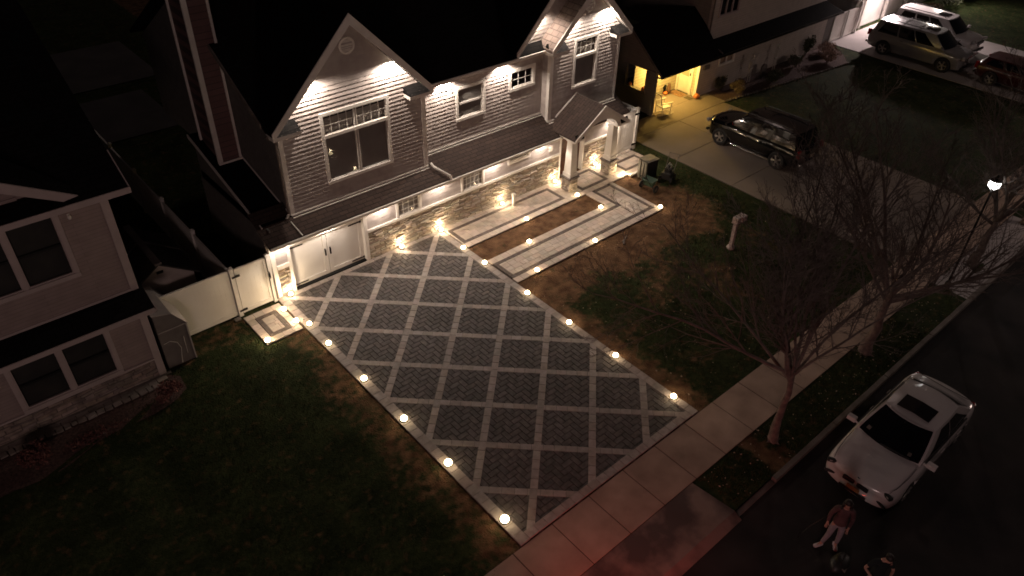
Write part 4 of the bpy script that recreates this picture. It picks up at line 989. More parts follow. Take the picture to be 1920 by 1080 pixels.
# rocking chair facing right
rc = empty('rocking_chair','pale wooden rocking chair on the yellow porch','rocking chair',(18.35,1.78,.02),radians(-12))
rcm = noisy(mat('painted_wood',rough=.5),(.55,.50,.42),(.62,.57,.48),4)
def rpart(nm, f):
    mb = MB(); f(mb); mb.build(nm, rcm, rc, at=False)
rpart('seat', lambda m_: m_.box(-.26,.26,-.27,.27,.40,.44))
for s in (-1,1):
    rpart('rocker', lambda m_: m_.path([(-.48+.12*k, s*.25, .03+.0035*(k-4)**2) for k in range(9)],.018,6))
    rpart('armrest', lambda m_: (m_.box(-.28,.34,s*.29-.04,s*.29+.04,.64,.67), m_.tube((.26,s*.27,.05),(.26,s*.27,.65),.02,.018)))
    rpart('leg', lambda m_: (m_.tube((-.24,s*.25,.05),(-.26,s*.25,.42),.02), m_.tube((.26,s*.25,.22),(-.24,s*.25,.22),.012)))
    rpart('back_post', lambda m_: m_.tube((-.26,s*.25,.42),(-.46,s*.25,1.16),.022,.018))
rpart('backrest', lambda m_: [m_.tube((-.27,.25*k/3.5,.44),(-.44,.25*k/3.5,1.10),.011) for k in range(-3,4)]+[m_.tube((-.45,-.26,1.12),(-.45,.26,1.12),.03)])
# planting bed of the right house
struct((lambda m_:(m_.add([(22.2,.72,.004),(32.4,-.45,.004),(33.6,.5,.004),(34.5,2.04,.004),(22.2,2.04,.004)],[(0,1,2,3,4)]),m_.build('planting_bed', bpy.data.materials['mulch']))[1])(MB()))
ed = MB(); eq = random.Random(6)
for k in range(46):
    a=k/45; x=22.3+10.1*a; y=.70-1.16*a; s=eq.uniform(.07,.12); ed.ball((x,y,.03),s,s*.7,.06,7,4,.2,eq)
tag(ed.build('edging_stones', M['kerb']), 'curving line of small edging stones along the front of the right house bed', 'edging stones', kind='stuff')
bush('shrub','round bronze shrub nearest the porch of the right house','shrub',(23.6,.95,0),.62,.52,.42,1300,.055,leafB,seed=11)
bush('shrub','dark shrub against the wall just right of the porch','shrub',(23.2,1.75,0),.45,.3,.55,700,.05,leafG,seed=12)
bush('shrub','broad dark shrub in the middle of the right house bed','shrub',(26.6,.75,0),.8,.5,.35,1100,.05,leafG,seed=13)
bush('shrub','dark shrub behind the middle of the bed','shrub',(29.6,1.2,0),.9,.5,.45,1100,.05,leafG,seed=14)
bush('shrub','tall dark bush against the wall near the white gate','shrub',(31.2,1.75,0),.7,.25,.75,1000,.06,leafG,seed=15)
bush('hydrangea','faded hydrangea at the right end of the bed','shrub',(31.8,.45,0),.85,.6,.42,1200,.065,leafP,seed=16)
bush('hydrangea','smaller faded hydrangea beside the fence end of the bed','shrub',(32.9,1.3,0),.6,.45,.4,700,.06,leafP,seed=17)
bonem = mat('bone_white',(.55,.50,.45),.7); bqr = random.Random(3)
for (x,y,lab,sx) in ((25.25,1.5,'skeleton figure with one arm raised beside the grey headstone',1),(27.7,1.55,'skeleton figure leaning forward on the wall side of the bed',-1)):
    t = empty('skeleton_figure', lab, 'decoration', (x,y,0))
    mb = MB()
    for s in (-1,1):
        mb.tube((x+s*.10,y,.03),(x+s*.10,y,.45),.02,.022,6); mb.tube((x+s*.10,y,.45),(x+s*.08,y,.82),.022,.026,6)
        mb.tube((x+s*.19,y,1.30),(x+s*(.32),y-.05,1.08+(.25 if s==sx else 0)),.018,.016,6); mb.tube((x+s*.32,y-.05,1.08+(.25 if s==sx else 0)),(x+s*.40,y-.12,.9+(.7 if s==sx else 0)),.015,.012,6)
    mb.tube((x,y,.82),(x,y,1.38),.02,.018,6); mb.box(x-.12,x+.12,y-.05,y+.05,.79,.88)
    for k in range(6):
        z=1.0+k*.055; rr=.10+.02*k; mb.path([(x+rr*cos(a),y+.08*sin(a),z) for a in [pi*2*i/8 for i in range(9)]],.009,4)
    mb.tube((x-.2,y,1.31),(x+.2,y,1.31),.016,.016,6); mb.build('bones', bonem, t)
    mb = MB(); mb.ball((x,y-.01,1.50),.085,.10,.11,10,7); mb.box(x-.045,x+.045,y-.10,y-.02,1.38,1.43); mb.build('skull', bonem, t, smooth=True)
t = MB(); t.box(26.35,26.85,1.45,1.55,0,.55); t.add([(26.35+.25-.25*cos(pi*k/8),1.45,.55+.2*sin(pi*k/8)) for k in range(9)]+[(26.35+.25-.25*cos(pi*k/8),1.55,.55+.2*sin(pi*k/8)) for k in range(9)],[tuple(range(9)),tuple(range(17,8,-1))]+[(i,i+9,i+10,i+1) for i in range(8)])
tag(t.build('headstone', M['kerb'], bevel=.01), 'rounded grey headstone decoration in the bed between the two skeletons', 'decoration')
# ---- far fence, gate and pale house
def finial(mb, x, y, z): mb.lathe((x,y,z),[(.09,0),(.09,.04),(.04,.06),(.07,.12),(.06,.17),(.01,.23)],10)
t = empty('vinyl_fence','grey vinyl fence at the far end of the right house','fence',(34,2.1,0))
mb = MB(); fpanel(mb,33.0,34.5,2.1,.05,1.85); mb.build('fence_panel', grey, t)
t = empty('picket_gate','wide white gate with pointed post tops beside the parked silver car','gate',(36,2.15,0))
for (a,b_) in ((34.75,36.1),(36.25,37.6)):
    mb = MB(); fpanel(mb,a,b_,2.15,.08,1.7); mb.box(a,a+.1,2.1,2.2,.08,1.7); mb.box(b_-.1,b_,2.1,2.2,.08,1.7); mb.build('gate_panel', M['vinyl'], t)
for x in (34.55,34.68,37.72):
    mb = MB(); mb.box(x-.06,x+.06,2.05,2.25,0,1.95); finial(mb,x,2.15,1.95); mb.build('gate_post', M['vinyl'], t)
F = empty('house','brightly lit white house at the top right beyond the parked cars','house',(45,6,0))
fw = bricky(mat('white_siding', rough=.6), (.62,.57,.56), (.60,.55,.54), (.42,.38,.38), 3, .13, .008, 'xz', .35)
mb = MB(); mb.box(38.0,58,2.6,9,0,6); mb.build('wall', fw, F)
for x in (39.2,42.2):
    mb = MB(); fpanel(mb,x,x+2.5,2.55,.03,2.3); mb.build('garage_door', M['vinyl'], F)
mb = MB()
for x in (37.95,38.75,41.95,44.95): mb.box(x,x+.14,2.35,2.55,0,3)
mb.box(37.9,45.1,2.33,2.57,2.95,3.1); mb.build('pilaster', M['white'], F)
mb = MB(); lq = random.Random(2)
for k in range(70):
    z=.1+k*.04; mb.tube((38.3+lq.uniform(-.12,.12),2.5,z),(38.5+lq.uniform(-.15,.15),2.46,z+lq.uniform(-.08,.1)),.018,.01,4)
tag(mb.build('climbing_vine', M['bark'], None), 'dark twining vine climbing beside the far garage door', 'vine')
mb = MB(); mb.box(41.0,41.25,2.1,2.33,2.6,2.85); fl = mb.build('flood_light', mat('flood_lens',(1,1,1),.3,emit=(1,.9,.86),estr=14), F)
lamp('flood_lamp','SPOT',(41.1,1.6,3.6),2300,fl,(1,.80,.78),.15,(39.0,0,0),140,.8)
lamp('far_lawn_fill','SPOT',(49.5,1.6,3.4),900,F,(1,.88,.76),.15,(47.5,-3.0,0),140,.8)  # spot added to brighten the far lawn; no fixture is built for it
bush('shrub','low rounded shrub by the far driveway at the top right','shrub',(45.2,1.0,0),1.3,1.0,.55,1200,.09,leafB,seed=21)
bush('shrub','bronze shrub right of the low one at the top right','shrub',(48.0,1.2,0),1.5,1.0,.6,1200,.09,leafG,seed=22)
bush('shrub','last shrub of the row at the top right','shrub',(51.2,.9,0),1.5,1.0,.6,1200,.09,leafB,seed=23)
bush('hedge','dark planting beyond the far white house','shrub',(56,1.0,0),3,1.2,.6,1200,.12,leafG,seed=24)
# ---- dark houses behind, hardly visible
for (x0,x1,y0,y1,h_,lab) in ((-26,-6,42,52,5.5,'unlit house far behind the back yards on the left'),):
    B = empty('house', lab, 'house', ((x0+x1)/2,(y0+y1)/2,0)); mb = MB(); mb.box(x0,x1,y0,y1,0,h_); mb.build('wall', rwy, B)
    mb = MB(); mb.slab([(x0-.4,y0-.5,h_),(x1+.4,y0-.5,h_),(x1+.4,(y0+y1)/2,h_+2.6),(x0-.4,(y0+y1)/2,h_+2.6)],.2); mb.slab([(x0-.4,(y0+y1)/2,h_+2.6),(x1+.4,(y0+y1)/2,h_+2.6),(x1+.4,y1+.5,h_),(x0-.4,y1+.5,h_)],.2); mb.build('roof', M['roof'], B)
# ================================================================== VEHICLES
def lerp(a,b,t): return a+(b-a)*t
def bake(o):
    dg = bpy.context.evaluated_depsgraph_get(); me = bpy.data.meshes.new_from_object(o.evaluated_get(dg)); old = o.data
    o.modifiers.clear(); o.data = me; me.name = old.name; return o
def car(name, label, cat, loc, rz, s, paint):
    t = empty(name, label, cat, loc, rz)
    # body shell lofted along its length
    mb = MB(); rings = []
    for (x,w,zs_,zt,k) in s['st']:
        half = [(0,zs_),(w*.80,zs_),(w*.95,zs_+.07),(w,lerp(zs_,zt,.35)),(w*1.0,lerp(zs_,zt,.62)),(w*.975,zt-.10),(w*.90,zt-.02),(w*.62,zt+.025),(0,zt+.045)]
        ring = [(x-k*(y/w)**2*(1 if x>0 else -1), y, z) for y,z in half] + [(x-k*(y/w)**2*(1 if x>0 else -1), -y, z) for y,z in half[-2:0:-1]]
        rings.append(ring)
    n_ = len(rings[0])
    for r_ in rings: mb.v += r_
    for j in range(len(rings)-1):
        for i in range(n_): mb.f.append((j*n_+i, j*n_+(i+1)%n_, (j+1)*n_+(i+1)%n_, (j+1)*n_+i)); mb.c.append(None)
    mb.f += [tuple(range(n_-1,-1,-1)), tuple(range((len(rings)-1)*n_, len(rings)*n_))]; mb.c += [None,None]
    body = mb.build('body', paint, t, at=False, smooth=True, subsurf=2)
    R_, W_ = s['r'], s['w']
    cut = MB()
    for ax in s['ax']: cut.tube((ax,-2,R_),(ax,2,R_),R_+.055,None,24)
    co = cut.build('cutter', M['tyre'], None)
    co.parent = t
    bm_ = body.modifiers.new('b','BOOLEAN'); bm_.object = co; bm_.operation='DIFFERENCE'; bm_.solver='EXACT'
    bpy.context.view_layer.update(); bake(body); bpy.data.objects.remove(co)
    g = s['g']; xf0,xf1,xr0,xr1,wb,wt,zb,zt,bow = g
    def surf(side,u,v,off=0):
        def P(u,v):
            vv = max(v,0); z = lerp(zb,zt,v); w = lerp(wb,wt,vv**1.25); xf = lerp(xf0,xf1,vv**.92); xr = lerp(xr0,xr1,vv**1.1)
            if side=='F': return Vector((xf+bow*(1-u*u)-bow, u*w, z))
            if side=='R': return Vector((xr-bow*.7*(1-u*u)+bow*.7, u*w, z))
            sg = 1 if side=='A' else -1
            return Vector((lerp(xf-bow,xr+bow*.7,u), sg*(w+.02*sin(pi*u)), z))
        p = P(u,v); e=.01
        nn = (P(u+e,v)-P(u-e,v)).cross(P(u,v+e)-P(u,v-e)).normalized()
        c = Vector(((xf0+xr0)/2,0,(zb+zt)/2))
        if nn.dot(p-c)<0: nn = -nn
        return p+nn*off
    def patch(side,u0,u1,v0,v1,off,nu=6,nv=4,skew=0,skewr=0):
        q = MB()
        for j in range(nv+1):
            for i in range(nu+1):
                v = lerp(v0,v1,j/nv); uu0 = u0+skew*(v-v0); uu1 = u1+skewr*(v-v0)
                q.v.append(tuple(surf(side,lerp(uu0,uu1,i/nu),v,off)))
        for j in range(nv):
            for i in range(nu): a=j*(nu+1)+i; q.f.append((a,a+1,a+nu+2,a+nu+1)); q.c.append(None)
        return q
    cab = MB()
    for sd in 'FRAB':
        q = patch(sd, -1 if sd in 'FR' else 0, 1, -.15 if zb>0 else 0, 1, 0, 8, 5); cab.add(q.v, q.f)
    nu,nv = 8,6                                     # roof panel with crown
    q = MB()
    for j in range(nv+1):
        for i in range(nu+1):
            u = lerp(-1,1,i/nu); x0_ = surf('F',u,1).x; x1_ = surf('R',u,1).x; fx = j/nv
            q.v.append((lerp(x0_,x1_,fx), u*(wt+(.02*sin(pi*fx) if abs(u)==1 else .02*sin(pi*fx)*abs(u))), zt+.055*(1-u*u)*(1-(2*fx-1)**4*.6)+.02*sin(pi*fx)))
    for j in range(nv):
        for i in range(nu): a=j*(nu+1)+i; q.f.append((a,a+1,a+nu+2,a+nu+1)); q.c.append(None)
    cab.add(q.v,q.f); cab.build('cabin', paint, t, at=False, smooth=False)
    patch('F',-.93,.93,.03,.95,.008,8,5).build('windscreen', M['carglass'], t, at=False, smooth=True)
    patch('R',-.88,.88,.12,.92,.008,8,4).build('rear_window', M['carglass'], t, at=False, smooth=True)
    for sd in 'AB':
        for (u0,u1,sk,sr_) in s['win']:
            patch(sd,u0,u1,.06,.88,.010,4,3,sk,sr_).build('side_window', M['carglass'], t, at=False, smooth=True)
    if s.get('sun'):
        a,b_,ww = s['sun']; q = MB()
        zz = lambda x,y: zt+.058+.012*(1-(y/ww)**2)+.004
        q.add([(a,-ww,zt+.062),(a,ww,zt+.062),(a-.01,0,zt+.085),(b_,-ww,zt+.066),(b_,ww,zt+.066),(b_,0,zt+.089)],[(0,2,5,3),(2,1,4,5)]); q.build('sunroof', M['carglass'], t, at=False)
    for ax in s['ax']:
        for sg in (-1,1):
            yo = sg*(W_-.015)
            q = MB(); prof = [(R_*.62,0),(R_*.93,.0),(R_,.03),(R_,.19),(R_*.93,.22),(R_*.62,.22)]
            vs=[]; nn=28
            for (rr,dd) in prof: vs += [(ax+rr*cos(2*pi*i/nn), yo-sg*dd, R_+rr*sin(2*pi*i/nn)) for i in range(nn)]
            q.add(vs,[(k*nn+i,k*nn+(i+1)%nn,((k+1)%6)*nn+(i+1)%nn,((k+1)%6)*nn+i) for k in range(6) for i in range(nn)])
            wh = q.build('wheel', M['tyre'], t, at=False, smooth=True)
            q = MB(); n5 = s.get('spk',5)
            for k in range(n5):
                a = 2*pi*k/n5
                for da in (-.13,.13):
                    p0 = Vector((ax+R_*.12*cos(a+da),yo-sg*.02,R_+R_*.12*sin(a+da))); p1 = Vector((ax+R_*.63*cos(a+da*.8),yo-sg*.01,R_+R_*.63*sin(a+da*.8)))
                    q.tube(p0,p1,.022,.026,5)
            vs=[]
            for (rr,dd) in ((R_*.60,.005),(R_*.665,.0),(R_*.665,.12),(R_*.60,.12)): vs += [(ax+rr*cos(2*pi*i/nn), yo-sg*dd, R_+rr*sin(2*pi*i/nn)) for i in range(nn)]
            q.add(vs,[(k*nn+i,k*nn+(i+1)%nn,((k+1)%4)*nn+(i+1)%nn,((k+1)%4)*nn+i) for k in range(4) for i in range(nn)])
            q.tube((ax,yo-sg*.0,R_),(ax,yo-sg*.1,R_),.06,None,12)
            rim = q.build('rim', M['alloy'], wh, at=False)
            q = MB(); q.tube((ax,yo-sg*.13,R_),(ax,yo-sg*.30,R_),R_+.045,None,24); q.build('wheel_well', M['blackplastic'], t, at=False)
    xm = xf0-.25
    for sg in (-1,1):
        q = MB(); q.obox((xm,sg*(W_+.10),zb+.10),(1,0,0),(0,1,0),(0,0,1),.07,.11,.065); q.tube((xm,sg*(W_-.08),zb+.03),(xm,sg*(W_+.02),zb+.07),.03,.03,6)
        q.build('mirror', paint, t, at=False, bevel=.03)
    for nm,mm,boxes in s['parts']:
        for (c,h_,tilt,bev) in boxes:
            q = MB(); ax_ = Vector((cos(radians(tilt)),sin(radians(tilt)),0)); q.obox(c,ax_,(-ax_.y,ax_.x,0),(0,0,1),*h_); q.build(nm, mm, t, at=False, bevel=bev)
    return t, surf
def paint(nm, col, met=0, rough=.18): return mat(nm, col, rough, met, .5, coat=.6)
# white saloon at the kerb
sed = dict(w=.91, r=.335, ax=(1.42,-1.38), spk=7,
  st=[(2.37,.70,.28,.56,.17),(2.35,.79,.20,.66,.19),(2.27,.85,.17,.725,.17),(2.0,.90,.16,.79,.08),(1.5,.905,.15,.86,.03),(.98,.91,.15,.93,0),(.2,.915,.15,.95,0),(-1.0,.915,.15,.97,0),(-1.6,.91,.16,.985,0),(-2.0,.885,.18,.985,.04),(-2.24,.82,.24,.95,.10),(-2.33,.72,.34,.80,.14),(-2.35,.6,.4,.62,.14)],
  g=(1.16,.30,-1.95,-1.22,.81,.63,.93,1.385,.16), win=((.13,.50,.10,0),(.52,.90,0,-.13)), sun=(.10,-.46,.40), parts=[])
wp = paint('white_paint', (.62,.57,.56))
bmw, sf = car('parked_car','white four-door saloon with a dark sunroof parked at the kerb','car',(6.50,-16.40,-.12),pi,sed,wp); bmw.scale = (1.07,1.07,1.07)
def addp(t,nm,mm,c,h_,tilt=0,bev=.01,up=None):
    q = MB(); a=radians(tilt); ax_=Vector((cos(a),sin(a),0)); az=Vector(up or (0,0,1)).normalized(); ay=az.cross(ax_).normalized(); ax2=ay.cross(az)
    q.obox(c,ax2,ay,az,*h_); return q.build(nm,mm,t,at=False,bevel=bev)
for (u_,v_,hw) in ((-.72,.20,.06),(.62,.16,.05),(0,.90,.03)):
    q = MB(); c_ = [sf('F',u_+a,v_+b_,.018) for a,b_ in ((-hw,-.05),(hw,-.05),(hw,.05),(-hw,.05))]; q.add(c_+[p+Vector((.002,0,.002)) for p in c_],[(3,2,1,0),(4,5,6,7)]); q.build('windscreen_sticker',M['kerb'] if v_<.5 else M['blackplastic'],bmw,at=False)
for sg in (-1,1):
    hl = addp(bmw,'headlight',M['blackplastic'],(2.145,sg*.63,.672),(.06,.20,.045),sg*-24,.03); addp(bmw,'headlight_lens',M['lensoff'],(2.165,sg*.65,.682),(.045,.13,.028),sg*-28,.02)
    g_ = addp(bmw,'grille',M['blackplastic'],(2.335,sg*.175,.60),(.035,.145,.062),sg*-4,.03)
    addp(bmw,'lower_intake',M['blackplastic'],(2.215,sg*.62,.36),(.03,.17,.03),sg*-22,.02)
    addp(bmw,'tail_light',M['tail'],(-2.15,sg*.66,.80),(.08,.14,.06),sg*22,.02)
    addp(bmw,'door_handle',wp,(-.05,sg*.925,.80),(.10,.012,.015)); addp(bmw,'door_handle',wp,(-.95,sg*.925,.81),(.10,.012,.015))
    addp(bmw,'window_trim',M['blackplastic'],(-.25,sg*.865,.955),(1.15,.02,.010),0,.0)
addp(bmw,'lower_intake',M['blackplastic'],(2.345,0,.31),(.02,.34,.03),0,.015)
addp(bmw,'number_plate',mat('plate_orange',(.35,.16,.07),.5),(2.378,0,.45),(.008,.16,.060),0,.004)
for sg in (-1,1):
    q = MB(); q.path([(2.16,sg*.70,.775),(1.9,sg*.76,.80),(1.5,sg*.80,.872),(1.15,sg*.80,.935)],.007,4); q.build('bonnet_gap',M['blackplastic'],bmw,at=False)
    for x0 in (.72,-.42,-1.35):
        q = MB(); q.path([(x0,sg*.905,.90),(x0,sg*.921,.75),(x0-.02,sg*.921,.5),(x0+.02,sg*.915,.25)],.006,4); q.build('door_gap',M['blackplastic'],bmw,at=False)
q = MB(); q.path([(-2.02,-.62,1.02),(-1.98,.0,1.035),(-2.02,.62,1.02)],.007,4); q.build('boot_gap',M['blackplastic'],bmw,at=False)
addp(bmw,'wiper',M['blackplastic'],(1.10,.2,.99),(.02,.35,.008),6,.0)
q = MB(); q.lathe((2.235,0,.735),[(.042,0),(.042,.012)],18); em = q.build('emblem', M['blackplastic'], bmw, at=False)
q = MB()
for k in range(4): 
    q.add([(2.235,0,.749)]+[(2.235+.028*cos(pi/2*k+pi/2*i/5),.028*sin(pi/2*k+pi/2*i/5),.749) for i in range(6)],[tuple(range(7))],((.02,.12,.4) if k%2 else (.8,.8,.8)))
em2 = noisy(mat('emblem_enamel',rough=.3),(1,1,1),(1,1,1),1,tone=True); q.build('emblem_quarters', em2, em, at=False)
addp(bmw,'dash_paper',M['white'],(.98,-.52,1.035),(.06,.05,.004),20,.0,(-.5,0,1)) if False else None
# SUVs
def suvspec(L_,w,h,r,wbf,wbr,box=1.0,hood=1.05,belt=1.12):
    a = L_/2; hx = a-1.25
    return dict(w=w, r=r, ax=(wbf,wbr), spk=5,
     st=[(a,w*.72,.38,hood-.30,.16),(a-.04,w*.82,.30,hood-.16,.18),(a-.16,w*.92,.26,hood-.07,.14),(a-.5,w*.975,.24,hood-.02,.04),(hx,w,.24,hood+.05,0),(0,w,.24,belt,0),(-a+.8,w,.25,belt+.02,0),(-a+.25,w*.985,.28,belt+.02,.03),(-a+.06,w*.95,.34,belt-.02,.06),(-a,w*.88,.42,belt-.15,.07)],
     g=(hx+.20,hx-.58,-a+.16,-a+.38,w*.94,w*.78,belt-.02,h-.08,.14), win=((.115,.36,.10,0),(.38,.62,0,0),(.645,.93,0,-.06)), sun=(hx-.95,hx-1.55,.38), parts=[])
def suv_extras(t, L_, w, h, hood, belt, rails=True, trim=M['chrome'], bars=False):
    a = L_/2
    for sg in (-1,1):
        addp(t,'headlight',M['lensoff'],(a-.12,sg*w*.74,hood-.16),(.08,.17,.075),sg*-20,.03); addp(t,'tail_light',M['tail'],(-a+.08,sg*w*.86,belt-.12),(.07,.10,.17),sg*10,.02)
        addp(t,'side_step',trim,(-.05,sg*(w+.01),.33),(1.05,.03,.018),0,.01)
        for x in (.35,-.75): addp(t,'door_handle',M['blackplastic'],(x,sg*(w+.008),belt-.14),(.09,.014,.018),0,.005)
        if rails: 
            q=MB(); q.path([(.55,sg*w*.66,h-.05),(.5,sg*w*.66,h+.03),(-a+.75,sg*w*.66,h+.03),(-a+.65,sg*w*.66,h-.05)],.02,6); q.build('roof_rail',M['blackplastic'],t,at=False)
    addp(t,'grille',trim,(a+.0,0,hood-.26),(.03,w*.42,.10),0,.02); addp(t,'bumper',M['blackplastic'],(a-.02,0,.42),(.07,w*.72,.07),0,.03); addp(t,'rear_bumper',trim,(-a-.01,0,.50),(.06,w*.80,.07),0,.03)
    addp(t,'number_plate',mat('plate_pale'+t.name,(.5,.45,.35),.5),(-a-.075,0,.80),(.008,.16,.08),0,0)
    if bars:
        for x in (-.3,-1.2): addp(t,'roof_bar',M['blackplastic'],(x,0,h+.05),(.025,w*.68,.012),0,.005)
bs = suvspec(4.95,1.02,1.84,.40,1.55,-1.48,hood=1.10,belt=1.14)
bk, _ = car('parked_car','black glossy estate SUV parked on the neighbour\'s concrete driveway','SUV',(18.72,-3.62,.02),pi/2,bs,paint('black_paint',(.004,.004,.005),0,.07))
suv_extras(bk,4.95,1.02,1.84,1.10,1.14,True,M['chrome'])
ss = suvspec(5.75,1.02,1.95,.41,1.85,-1.72,hood=1.15,belt=1.22)
sv, _ = car('parked_car','long silver SUV with roof rails parked at the far driveway edge','SUV',(36.35,-2.62,.02),-pi/2,ss,paint('silver_paint',(.23,.225,.225),.3,.25))
suv_extras(sv,5.75,1.02,1.95,1.15,1.22,True,M['chrome'],True)
ws = suvspec(5.4,1.02,1.93,.41,1.75,-1.62,hood=1.13,belt=1.2)
wv, _ = car('parked_car','white SUV parked beyond the silver one','SUV',(39.65,-2.0,.02),-pi/2,ws,paint('cream_paint',(.50,.47,.465),0,.25))
suv_extras(wv,5.4,1.02,1.93,1.13,1.2,True,M['blackplastic'])
rs2 = suvspec(4.8,.98,1.5,.38,1.5,-1.42,hood=1.0,belt=1.05)
rv, _ = car('parked_car','dark red car at the right edge in front of the silver SUV','car',(36.5,-8.45,.02),-pi/2,rs2,paint('red_paint',(.05,.004,.005),.2,.3))
suv_extras(rv,4.8,.98,1.5,1.0,1.05,False,M['chrome'])
ov = copy_tree(bk); ov.location = (-6.9,-16.6,-.12); ov.rotation_euler = (0,0,pi); ov['label'] = 'dark SUV with red tail lights glowing, stopped at the kerb below the driveway'
for y in (-17.3,-15.75): lamp('tail_glow','SPOT',(-4.30,y,.95),165,None,(1,.06,.04),.06,(-1.4,y+2.9,-.1),110,1.0)

# ================================================================== PEOPLE
def skin_obj(name, chains, m, parent, levels=2):
    """chains: list of [(pos, radius), ...]; first chain starts at the pelvis root; joints are merged by position"""
    vs, rs, es, idx = [], [], [], {}
    for ch in chains:
        prev = None
        for (p, r_) in ch:
            k = tuple(round(c,4) for c in p)
            if k not in idx: idx[k] = len(vs); vs.append(p); rs.append(r_)
            i = idx[k]
            if prev is not None and prev != i: es.append((prev,i))
            prev = i
    me = bpy.data.meshes.new(name); me.from_pydata(vs, es, []); me.update()
    o = bpy.data.objects.new(name, me); COL.objects.link(o)
    md = o.modifiers.new('skin','SKIN')
    if not me.skin_vertices: return o
    for i, sv_ in enumerate(me.skin_vertices[0].data):
        r_ = rs[i]; sv_.radius = r_ if isinstance(r_, tuple) else (r_, r_)
    me.skin_vertices[0].data[0].use_root = True
    md.use_smooth_shade = True; md.branch_smoothing = .3
    ms = o.modifiers.new('sub','SUBSURF'); ms.levels = ms.render_levels = levels
    me.materials.append(m); o.parent = parent
    bpy.context.view_layer.update(); bake(o)
    return o
def hand(w, d, side, curl=.5):
    """five finger chains rooted in the palm at wrist w, pointing along d"""
    w, d = Vector(w), Vector(d).normalized(); s = Vector((side,0,0)); s = (s-d*s.dot(d)).normalized(); f = d.cross(s).normalized()*side
    palm = w+d*.05; ch = [[(tuple(w),.024),(tuple(palm),(.030,.022))]]
    for k,(o,l) in enumerate(((-.026,.060),(-.009,.070),(.009,.066),(.025,.052))):
        a = palm+d*.035+s*o; b_ = a+(d*(1-curl*.3)+f*curl*.5).normalized()*l*.5; c = b_+(d*(1-curl)+f*curl).normalized()*l*.5
        ch.append([(tuple(palm),(.030,.022)),(tuple(a),.0095),(tuple(b_),.0088),(tuple(c),.0075)])
    a = w+d*.03-s*.035+f*.01; ch.append([(tuple(w),.024),(tuple(a),.011),(tuple(a+(d-s*.5+f*.3).normalized()*.04),.009)])
    return ch
def person(label, loc, rz, J, cloth, h=1.0, hairc=(.02,.012,.01), longhair=False, bare=False):
    t = empty('person', label, 'person', loc, rz)
    P = {k: tuple(Vector(v)*h) for k,v in J.items()}
    V_ = lambda a,b_,f: tuple(Vector(P[a]).lerp(Vector(P[b_]),f))
    torso = [(P['pelvis'],(.125,.10)),(V_('pelvis','chest',.5),(.115,.09)),(P['chest'],(.15,.105)),(P['neck0'],(.075,.06)),(P['neck'],.05),(P['jaw'],(.058,.066)),(P['head'],(.074,.088)),(P['crown'],(.055,.065))]
    ch = [torso]
    for s in 'LR':
        ch.append([(P['pelvis'],(.125,.10)),(P['hip'+s],.082),(P['knee'+s],.052),(V_('knee'+s,'ankle'+s,.35),.050),(P['ankle'+s],.034),(P['toe'+s],(.035,.022))])
        ch.append([(P['neck0'],(.075,.06)),(P['sh'+s],.052),(P['el'+s],.036),(P['wr'+s],.026)])
        d = Vector(P['wr'+s])-Vector(P['el'+s])
        ch += hand(P['wr'+s], d, 1 if s=='L' else -1, .6)
    body = skin_obj('body', ch, M['skin'], t)
    hd, jw = Vector(P['head']), Vector(P['jaw']); fw = Vector(J['face']).normalized()
    side = fw.cross(Vector((0,0,1))).normalized()
    q = MB(); c = hd+fw*.088-Vector((0,0,.012)); q.add([tuple(c+side*.013),tuple(c-side*.013),tuple(c+Vector((0,0,.04))-fw*.006),tuple(c+fw*.022-Vector((0,0,.004)))],[(0,3,2),(1,2,3),(0,1,3)]); q.build('nose', M['skin'], body, at=False)
    for s in (-1,1):
        q = MB(); q.ball(hd+fw*.078+side*s*.030+Vector((0,0,.018)),.008,.008,.006,8,5); q.build('eye', M['iron'], body, at=False)
        q = MB(); q.ball(hd+side*s*.078,.012,.018,.030,8,5); q.build('ear', M['skin'], body, at=False)
    q = MB(); q.obox(hd+fw*.082-Vector((0,0,.048)),side,fw,(0,0,1),.022,.006,.005); q.build('mouth', mat('lip'+t.name,(.3,.09,.08),.5), body, at=False)
    hm = mat('hair'+t.name, hairc, .6); hc = [[(tuple(hd-fw*.01+Vector((0,0,.02))),(.09,.095)),(tuple(hd-fw*.03+Vector((0,0,.07))),(.075,.08))]]
    q = MB(); q.ball(hd-fw*.022+Vector((0,0,.040)),.090,.098,.088,14,9,.03)
    if longhair:
        for k in range(9):
            a = pi*(k/8)-pi/2; b_ = side*sin(a)*.085-fw*cos(a)*.07; q.path([tuple(hd+b_+Vector((0,0,.04))),tuple(hd+b_*1.15-Vector((0,0,.10))),tuple(hd+b_*1.35-Vector((0,0,.24)))],.03,6)
    q.build('hair', hm, t, at=False, smooth=True)
    # clothes follow the same skeleton, a little fuller
    a_ = .03 if not bare else .012
    top = [[(tuple(Vector(P['pelvis'])+Vector((0,0,-.09))),(.172+a_*.5,.145+a_*.5)),(tuple(Vector(P['pelvis'])+Vector((0,0,.03))),(.162+a_*.5,.135+a_*.5)),(V_('pelvis','chest',.5),(.145,.115)),(P['chest'],(.175,.13)),(tuple(Vector(P['neck0'])+Vector((0,0,.0))),(.09,.08))]]
    for s in 'LR':
        e = P['wr'+s] if not bare else V_('sh'+s,'el'+s,.75)
        arm = [(P['neck0'],(.09,.08)),(P['sh'+s],.075)] + ([(P['el'+s],.056),(V_('el'+s,'wr'+s,.9),.040)] if not bare else [(e,.058)])
        top.append(arm)
    skin_obj('jacket' if not bare else 'shirt', top, cloth[0], t)
    leg = [[(tuple(Vector(P['pelvis'])+Vector((0,0,.05))),(.145,.118)),(tuple(Vector(P['pelvis'])-Vector((0,0,.05))),(.148,.125))]]
